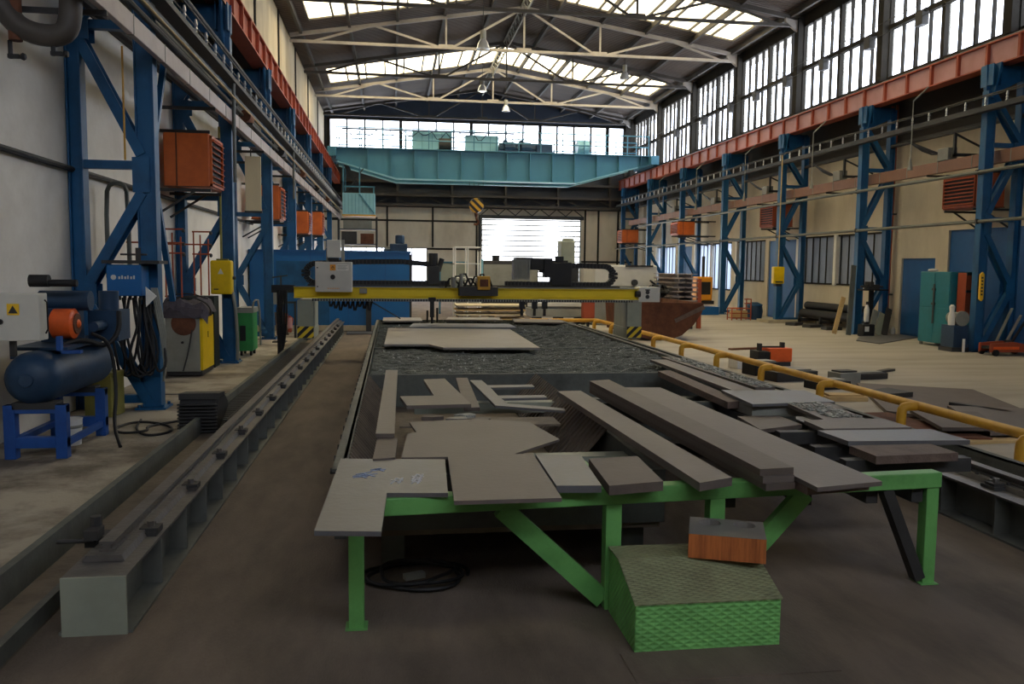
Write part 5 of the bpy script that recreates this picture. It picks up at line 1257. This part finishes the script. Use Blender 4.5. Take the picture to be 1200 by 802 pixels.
# black pipe rack
pr_ = thing('pipe_rack', 'low floor rack below the lower windows holding black tubes', 'rack', (13.8, 25.2, 0))
for y in (23.4, 25.2, 26.6): MB().box(13.5, 14.25, y - .05, y + .05, .1, .2).box(13.5, 13.56, y - .05, y + .05, 0, .3).build('rack_arm', 'dgrey', pr_)
for i, (x, z, r, l) in enumerate(((13.75, .36, .15, 'front black tube on the low rack below the windows'), (14.08, .34, .13, 'rear black tube on the low rack below the windows'), (13.9, .62, .13, 'topmost black tube on the low rack below the windows'))):
    o = MB().cyl((x, 23.2, z), (x, 26.8, z), r, n=20).build('black_tube', 'black', smooth=True); tag(o, l, 'tube', 'black tubes on the rack')
for i, y in enumerate((23.9, 24.9, 25.9)):
    o = MB().cbox((13.2 - .1 * i, y, .05), (.5, .35, .1), .3 * i).build('scrap_bar', 'dgrey'); tag(o, ['nearest', 'middle', 'farthest'][i] + ' dark scrap piece on the floor in front of the black tubes', 'scrap')
# pendant box
pb = thing('pendant_control', 'yellow pendant control box hanging on a cable before the third right column', 'control box', (12.2, 25.5, 1.35))
MB().box(12.0, 12.36, 25.4, 25.6, 1.36, 1.9).build('box_body', 'yellow2', pb, bevel=.03); MB().cyl((12.18, 25.5, 1.9), (12.18, 25.5, 5.4), .018).build('cable', 'wood', pb); MB().box(12.06, 12.3, 25.39, 25.4, 1.4, 1.44).build('button_row', 'dgrey', pb); MB().box(12.08, 12.28, 25.42, 25.58, 1.28, 1.36).build('cable_plug', 'black', pb)
# orange wire rack, blue bin
ow = thing('wire_rack', 'small orange wire rack on the floor by the right wall', 'rack', (12.4, 28.6, 0))
m1 = MB()
for x in (11.9, 12.25, 12.6): 
    for y in (28.4, 28.8): m1.tube([(x, y, 0), (x, y, .42 if x < 12.5 else .75)], .022, 6)
for z in (.08, .25, .42): m1.tube([(11.9, 28.4, z), (12.6, 28.4, z), (12.6, 28.8, z), (11.9, 28.8, z), (11.9, 28.4, z)], .02, 6)
for z in (.6, .75): m1.tube([(12.35, 28.4, z), (12.6, 28.4, z), (12.6, 28.8, z)], .02, 6)
m1.build('frame', 'copper', ow); MB().box(11.95, 12.5, 28.45, 28.75, .1, .34).build('basket', 'wood', ow)
bb = thing('blue_sack_bin', 'dark blue round topped bin next to the orange wire rack', 'bin', (13.0, 29.0, 0)); MB().lathe((13.0, 29.0, 0), [(.26, 0), (.3, .3), (.26, .55), (.12, .62)], 16).build('bin_body', 'blue_dk', bb, smooth=True); MB().lathe((13.0, 29.0, .5), [(.28, 0), (.29, .03), (.27, .05)], 16).build('bin_rim', 'blue', bb)
# yellow-orange cabinet on blue stand
yc = thing('orange_tank', 'orange yellow upright tank on a blue stand beside the fourth right column', 'tank', (12.2, 32.0, 0))
MB().box(11.85, 12.5, 31.8, 32.4, .55, 1.5).build('tank_body', 'labelo', yc, bevel=.06); MB().box(11.8, 12.55, 31.75, 32.45, .42, .56).box(11.95, 12.4, 31.79, 31.8, .8, 1.3).build('tank_trim', 'black', yc)
MB().box(11.75, 12.75, 31.7, 32.5, 0, .32).box(11.8, 12.1, 31.8, 32.4, .3, .44).build('stand', 'booth', yc, bevel=.02)
MB().cyl((12.2, 32.1, 1.5), (12.2, 32.1, 2.3), .06).build('vent_pipe', 'dgrey', yc)
for i, (x, y) in enumerate(((13.5, 31.8), (13.6, 26.6))):
    pass
# rust trough
rt = thing('rusty_trough', 'big rusty half round scrap trough beside the right gantry leg', 'trough', (6.4, 21, 0))
prof = []
for q in range(13): a = PI + (PI / 2) * q / 12 if False else 0
sec = [(7.75, .95), (7.7, .7), (7.5, .4), (7.2, .14), (6.9, .02), (6.4, .02), (6.1, .1), (6.03, .95)]
inn = [(x + (.03 if i >= 5 else -.03 if i < 4 else 0), z + .03) for i, (x, z) in enumerate(sec)]
loop = sec + [(a, b if i not in (0, 7) else .95) for i, (a, b) in list(enumerate(inn))[::-1]]
m1 = MB()
for i in range(len(sec) - 1):
    (a0, b0), (a1, b1) = sec[i], sec[i + 1]; (c0_, d0), (c1, d1) = inn[i], inn[i + 1]
    d0 = min(d0, .95); d1 = min(d1, .95)
    m1.prism([(a0, b0), (a1, b1), (c1, d1), (c0_, d0)], 20.3, 23.5, 'Y')
m1.build('shell', 'rust', rt)
MB().prism(sec, 20.27, 20.3, 'Y').build('end_wall', 'rust', rt); MB().prism(sec, 23.5, 23.53, 'Y').build('end_wall', 'rust', rt)
MB().bar((7.0, 20.24, .5), (7.75, 20.24, .85), .04, .1).build('lug', 'edge', rt)
MB().bar((6.1, 20.25, .93), (7.72, 20.25, .93), .05, .05).build('rim', 'rust', rt)
# stack of profiles behind the trough
for lv in range(7):
    for c in range(2):
        x = 8.15 + c * .42; z = .78 + lv * .135
        o = MB().ibar((x + .2, 24 - .1 * (lv % 2), z), (x + .2, 25.8, z), .36, .125, .018, .02); o = o.build('steel_profile', 'pipew')
        tag(o, ['lowest', 'second', 'third', 'fourth', 'fifth', 'sixth', 'topmost'][lv] + ' rusty steel profile in the ' + ('left' if c == 0 else 'right') + ' column of the stack behind the trough', 'steel profile', 'stack of steel profiles')
ts = thing('stack_trestle', 'dark trestle carrying the stack of steel profiles', 'trestle', (8.5, 25.5, 0))
for y in (24.3, 25.4): MB().box(8.1, 9.0, y, y + .12, .6, .71).build('top_beam', 'dgrey', ts); MB().box(8.15, 8.27, y, y + .12, 0, .6).box(8.83, 8.95, y, y + .12, 0, .6).build('leg', 'dgrey', ts)
pp = MB().bar((9.1, 24.2, .02), (9.15, 24.4, 1.5), .12, .1, (0, 1, 0)).build('stack_stanchion', 'copper'); tag(pp, 'brown upright stanchion at the right of the profile stack', 'post')
dk = thing('shredded_scrap', 'dark heap of scrap between grey machine and profile stack', 'scrap', (7.9, 23.9, 0))
m1 = MB(); r5 = random.Random(2)
for q in range(40): m1.cbox((7.75 + r5.uniform(-.25, .25), 24 + r5.uniform(-.2, .3), .95 + r5.uniform(0, .45) * (1 - abs(q % 5 - 2) / 4)), (.2, .12, .05), r5.uniform(0, 3), r5.uniform(-1, 1), r5.uniform(-1, 1))
m1.build('scrap_pieces', 'black', dk, kind='stuff'); MB().box(7.45, 8.05, 23.8, 24.4, 0, .95).build('scrap_bin', 'dgrey', dk)
# grey machine
gm = thing('grey_machine', 'long pale grey machine housing behind the right end of the gantry', 'machine', (7.2, 26, 0))
MB().box(6.3, 8.35, 26, 27.6, 1.2, 1.9).build('housing', 'lgrey', gm, bevel=.05); MB().box(6.2, 8.6, 25.9, 27.7, 0, 1.2).build('machine_bed', 'mgrey', gm, bevel=.03)
MB().box(7.3, 8.2, 25.95, 26.0, 1.84, 1.9).cyl((7.6, 25.99, 1.35), (7.6, 25.9, 1.35), .1).box(8.3, 8.42, 26.2, 26.6, 1.3, 1.5).build('machine_fitting', 'dgrey', gm)

# floor stock on the right near the barrier
def fl(name, poly, z0, z1, m, label, cat='steel plate', group='stock on the right floor'):
    o = MB().prism(poly, z0, z1).build(name, m); return tag(o, label, cat, group)
fl('steel_plate', [(6.15, 9.7), (7.2, 12.2), (8.6, 11.4), (7.9, 9.3), (6.9, 8.6)], .0, .05, 'plate3', 'large brown steel sheet lying lowest on the right floor beyond the barrier')
fl('steel_plate', [(6.35, 8.1), (7.3, 8.1), (8.0, 9.5), (7.05, 9.8)], .05, .09, 'plate', 'brown steel plate on the large sheet, near the barrier foot')
fl('steel_plate', [(5.85, 8.2), (6.5, 8.15), (6.95, 9.1), (6.2, 9.3)], .09, .13, 'plate3', 'rust edged steel plate on top of the pile right of the barrier')
fl('steel_plate', [(5.8, 8.05), (6.3, 8.0), (6.1, 9.6), (5.72, 9.6)], .0, .05, 'rust', 'narrow rusty plate right behind a bent barrier foot')
fl('steel_bar', [(7.25, 10.05), (7.35, 10.05), (7.6, 9.3), (7.5, 9.3)], .05, .09, 'dgrey', 'thin dark bar lying on the large brown sheet', 'metal bar')
fl('steel_bar', [(6.6, 10.3), (6.7, 10.3), (6.85, 9.85), (6.75, 9.85)], .05, .085, 'dgrey', 'short dark bar on the left part of the large brown sheet', 'metal bar')
fl('wood_board', [(5.82, 7.9), (6.6, 7.95), (6.62, 8.1), (5.84, 8.1)], 0, .03, 'wood', 'pale wooden batten under the near edge of the plate pile', 'board')
fl('wood_board', [(5.93, 10.75), (6.5, 10.7), (6.6, 11.0), (5.98, 11.1)], 0, .06, 'wood', 'pale wooden board lying beyond the barrier, left of the plate pile', 'board')
fl('wood_board', [(5.98, 10.8), (6.47, 10.75), (6.55, 10.95), (6.02, 11.03)], .06, .085, 'wood', 'upper pale wooden board lying on the other board', 'board')
ft = fl('steel_bar', [(6.75, 10.6), (7.2, 10.75), (7.1, 11.2), (6.7, 11.0)], .05, .12, 'dgrey', 'dark flat block beside the pale boards', 'steel block')
for i, (x, y, w, d, h, mm, l) in enumerate(((6.45, 13.0, .8, .5, .16, 'dgrey', 'dark channel block left of the orange box'), (6.6, 12.0, .6, .35, .12, 'black', 'black flat stock nearest the barrier below the orange box'),
    (7.1, 12.4, .4, .3, .2, 'mgrey', 'grey steel box beside the black flat stock'), (7.75, 13.0, .9, .25, .1, 'dgrey', 'long dark flat bar right of the grey steel box'), (6.3, 13.7, .5, .4, .22, 'black', 'black welded frame behind the barrier'), (6.3, 14.6, .3, .3, .18, 'white', 'small white block behind the barrier'))):
    t = thing('steel_stock', l, 'steel block', (x, y, 0), 'stock behind the barrier')
    MB().cbox((x, y, h / 2), (w, d, h), .2).build('block', mm, t, bevel=.01); MB().cbox((x, y, h + .012), (w * .8, d * .7, .024), .2).build('top_strip', 'mgrey' if mm != 'mgrey' else 'dgrey', t)
ob = thing('orange_motor_box', 'bright orange box with dark lugs on the floor beyond the barrier', 'box', (7.2, 15.0, 0))
MB().box(6.95, 7.42, 14.8, 15.2, .08, .34).build('box_body', 'orange2', ob, bevel=.02); MB().box(6.75, 7.0, 14.8, 15.2, 0, .28).build('side_lug', 'black', ob, bevel=.01); MB().box(6.8, 6.86, 14.9, 15.0, .28, .42).box(7.25, 7.31, 14.9, 15.0, .34, .44).box(6.8, 7.31, 14.93, 14.97, .34, .37).build('carry_bar', 'dgrey', ob); MB().box(6.95, 7.4, 14.82, 15.18, 0, .08).build('box_base', 'dgrey', ob)
for i, (x, y, a, l, mm) in enumerate(((7.9, 18.0, .3, 'small brown offcut on the open right floor, far one', 'rust'), (7.2, 16.0, .2, 'thin brown strip lying beyond the barrier', 'copper'), (8.6, 13.8, .6, 'thin dark strip on the right floor right of the orange box', 'dgrey'))):
    o = MB().cbox((x, y, .02), (.9, .12, .04), a).build('floor_strip', mm); tag(o, l, 'offcut')

# ================================================================== FAR AREA
rl = thing('roller_conveyor', 'long grey machine bed with rails behind the gantry in the middle', 'machine', (3.5, 26, 0))
MB().box(4.3, 6.15, 26, 27.2, .25, .5).box(4.35, 6.1, 26.1, 27.1, .5, .58).build('bed', 'mgrey', rl); 
for x in (4.5, 5.2, 5.9): MB().box(x, x + .15, 26.1, 27.1, 0, .25).build('leg', 'dgrey', rl)
MB().box(4.2, 6.15, 26.0, 26.15, .58, .68).box(4.9, 5.9, 26.2, 26.8, .58, .85).build('guide', 'lgrey', rl)
pt = thing('pallet_stack', 'pale stacked pallets and sheets behind the slatted bed', 'pallets', (2.8, 25.5, 0))
for k in range(5):
    MB().box(1.9, 4.0, 25.2, 26.4, .05 + k * .14, .09 + k * .14).build('board', 'wood' if k % 2 else 'cream', pt)
    MB().box(1.95, 2.1, 25.2, 26.4, .0 + k * .14, .05 + k * .14).box(2.9, 3.05, 25.2, 26.4, 0 + k * .14, .05 + k * .14).box(3.8, 3.95, 25.2, 26.4, 0 + k * .14, .05 + k * .14).build('bearer', 'bedr', pt)
dm = thing('dark_machine', 'dark grey low machine in front of the bright sectional door', 'machine', (4.7, 34, 0))
MB().box(3.6, 5.9, 34, 35.4, 0, 2.05).build('machine_body', 'dgrey', dm, bevel=.03); MB().box(3.65, 5.85, 33.97, 34, .4, 1.9).build('front_panel', 'mgrey', dm); MB().box(3.5, 3.62, 33.9, 34.2, .8, 2.1).build('side_post', 'teal_lt', dm)
MB().box(5.0, 5.7, 34.2, 35, 2.05, 2.2).cyl((4.2, 34.5, 2.05), (4.2, 34.5, 2.25), .15).build('top_fitting', 'black', dm)
mt = thing('milling_machine', 'dark tall milling machine right of the sectional door', 'machine', (6.3, 30, 0))
MB().box(5.9, 6.7, 30, 31, 0, 1.9).build('column', 'dgrey', mt, bevel=.04); MB().box(6.0, 6.5, 29.8, 30.6, 1.9, 2.75).cyl((6.3, 30.1, 2.7), (6.3, 30.1, 2.85), .22).build('head', 'mgreen', mt, bevel=.04); MB().box(5.3, 6.2, 29.6, 30.4, 1.6, 2.05).cyl((5.2, 30, 1.85), (6.0, 30, 1.85), .18).build('spindle', 'black', mt, smooth=True); MB().box(4.7, 6.9, 29.5, 30.8, .9, 1.1).build('table', 'mgrey', mt)
gp = thing('green_screen', 'grey green welding screen behind the gantry centre', 'screen', (2.3, 32, 0))
MB().box(1.79, 2.79, 32, 32.06, .5, 1.93).build('screen_panel', 'mgreen', gp); MB().box(1.74, 1.8, 31.9, 32.2, 0, 1.98).box(2.78, 2.84, 31.9, 32.2, 0, 1.98).box(1.74, 2.84, 32.0, 32.06, 1.9, 1.98).build('screen_frame', 'teal', gp)
ld = thing('access_tower', 'white tubular access tower with rails left of the sectional door', 'scaffold', (2.7, 30, 0))
m1 = MB()
for x in (2.2, 2.65, 3.1):
    for y in (30, 30.9): m1.tube([(x, y, 0), (x, y, 2.5 if x < 3 else 2.35)], .03, 6)
for z in (.9, 1.4, 1.9, 2.48):
    m1.tube([(2.2, 30, z), (3.1, 30, z), (3.1, 30.9, z), (2.2, 30.9, z), (2.2, 30, z)], .025, 6)
m1.build('tube_frame', 'white', ld)
m1 = MB()
for z in (.5, .9, 1.3): m1.box(2.2, 3.1, 30.0, 30.9, z, z + .03)
m1.build('platform', 'mgrey', ld)
bt = thing('drill_head', 'dark blue machine head standing above the booth roof', 'machine', (.35, 29.5, 0))
MB().box(.05, .65, 29.3, 30.2, 0, 2.2).build('machine_column', 'dgrey', bt); MB().box(-.1, .5, 29.0, 29.9, 2.2, 2.55).cyl((.25, 29.4, 2.55), (.25, 29.4, 2.85), .16).cyl((-.3, 29.4, 2.3), (.1, 29.4, 2.3), .1).build('machine_head', 'blue_dk', bt, bevel=.04)
bs = thing('stacked_bins', 'orange and grey bins on a far rack left below the crane cab', 'rack', (-1.8, 46, 0))
MB().box(-2.9, -.8, 46, 46.6, 2.9, 2.95).box(-2.9, -.8, 46, 46.6, 3.7, 3.75).box(-2.9, -2.8, 46, 46.6, 0, 4.4).box(-.9, -.8, 46, 46.6, 0, 4.4).build('rack_frame', 'dgrey', bs); MB().box(-2.7, -1.9, 46.05, 46.5, 2.95, 3.6).build('bin', 'dgrey', bs); MB().box(-1.7, -1.0, 46.05, 46.5, 2.95, 3.5).build('bin', 'rust', bs); MB().box(-2.6, -1.1, 46.05, 46.5, 3.75, 4.2).build('bin', 'mgrey', bs)
rh = thing('red_hose_post', 'small red box on a post left of the right gantry leg', 'post', (5.78, 24.5, 0)); MB().box(5.6, 5.95, 24.4, 24.7, .3, 1.0).build('box_body', 'red', rh, bevel=.02); MB().box(5.75, 5.81, 24.5, 24.6, 0, .3).build('post', 'dgrey', rh)
# clutter on left column brackets: cable ducts and hangers between girder and trunking
for k in range(5):
    y = 16.9 + 5 * k
    t = thing('cable_bracket', ['nearest', 'second', 'third', 'fourth', 'farthest'][k] + ' dark cable bracket hanging above the pale trunking on the left', 'bracket', (-2.8, y, 4.5), 'cable brackets along the left trunking')
    MB().box(-2.95, -2.62, y - .15, y + .15, 4.422, 4.46).box(-2.95, -2.9, y - .1, y + .1, 4.422, 5.0).build('bracket_arm', 'dgrey', t)
    MB().cyl((-2.75, y - .2, 4.58), (-2.75, y + .25, 4.58), .11).build('cable_drum', 'black' if k % 2 else 'rust', t, smooth=True)
for k in range(5):
    y = 18.8 + 5 * k
    t = thing('cable_drum_bracket', ['nearest', 'second', 'third', 'fourth', 'farthest'][k] + ' dark cable bracket on the right wall above the brownish trunking', 'bracket', (13.6, y, 4.5), 'cable brackets along the right trunking')
    MB().box(13.3, 14.27, y - .03, y + .03, 4.56, 4.63).box(13.3, 13.36, y - .03, y + .03, 4.56, 5.1).bar((13.3, y, 5.1), (14.25, y, 4.7), .04, .04).build('bracket_arm', 'dgrey', t)
    MB().box(13.3, 13.55, y + .2, y + .6, 4.51, 4.8).build('junction_box', 'mgrey', t, bevel=.01)
    m1 = MB()
    for q in range(5): m1.tube([(13.35 + .03 * q, y + .6, 4.7), (13.25 + .05 * q, y + 1.2, 4.95 - .05 * q), (13.3, y + 1.9, 5.2)], .018, 6, 1)
    m1.build('cable', 'black', t)

# ================================================================== CAMERA, LIGHT
cam = bpy.data.cameras.new('camera'); co = bpy.data.objects.new('camera', cam); COL.objects.link(co); S.camera = co
F_, YAW, PIT, ROL = 986.17, .141368, -.08892, .010864
f = Vector((math.sin(YAW) * math.cos(PIT), math.cos(YAW) * math.cos(PIT), math.sin(PIT))); r = Vector((math.cos(YAW), -math.sin(YAW), 0)); u = r.cross(f)
r2 = r * math.cos(ROL) + u * math.sin(ROL); u2 = -r * math.sin(ROL) + u * math.cos(ROL)
co.matrix_world = Matrix(((r2.x, u2.x, -f.x, 0), (r2.y, u2.y, -f.y, 0), (r2.z, u2.z, -f.z, 1.8), (0, 0, 0, 1)))
cam.sensor_fit = 'HORIZONTAL'; cam.sensor_width = 36; cam.lens = F_ / 1200 * 36; cam.clip_start = .05; cam.clip_end = 300
w = bpy.data.worlds.new('sky'); S.world = w; w.use_nodes = True
bg = w.node_tree.nodes['Background']; bg.inputs['Color'].default_value = (.98, .99, 1, 1); bg.inputs['Strength'].default_value = SKY_STRENGTH
def portal(name, loc, rot, sx, sy):
    l = bpy.data.lights.new(name, 'AREA'); l.shape = 'RECTANGLE'; l.size = sx; l.size_y = sy; l.cycles.is_portal = True
    o = bpy.data.objects.new(name, l); COL.objects.link(o); o.location = loc; o.rotation_euler = rot
portal('daylight_clerestory', (13.8, 30.9, 8.5), (PI / 2, 0, PI / 2), 37, 3.0)
for a, b in SKY: portal('daylight_roof', (4.95, (a + b) / 2, 12.2), (0, 0, 0), 16.2, b - a)
portal('daylight_end_strip', (5, 49.5, 9.2), (-PI / 2, 0, 0), 17.4, 1.9)
portal('daylight_back', (5, YB - .3, 8.4), (PI / 2, 0, 0), 16.6, 2.4)
portal('daylight_door', (8.1, 49.5, 2.3), (-PI / 2, 0, 0), 6, 4.6)
S.view_settings.view_transform = 'Standard'; S.view_settings.look = 'None'; S.view_settings.exposure = EXPO; S.view_settings.gamma = 1; S.view_settings.use_curve_mapping = False
S.cycles.use_denoising = True; S.cycles.max_bounces = 10; S.cycles.diffuse_bounces = 6; S.cycles.transparent_max_bounces = 16
S.cycles.caustics_reflective = False; S.cycles.caustics_refractive = False; S.cycles.sample_clamp_indirect = 8
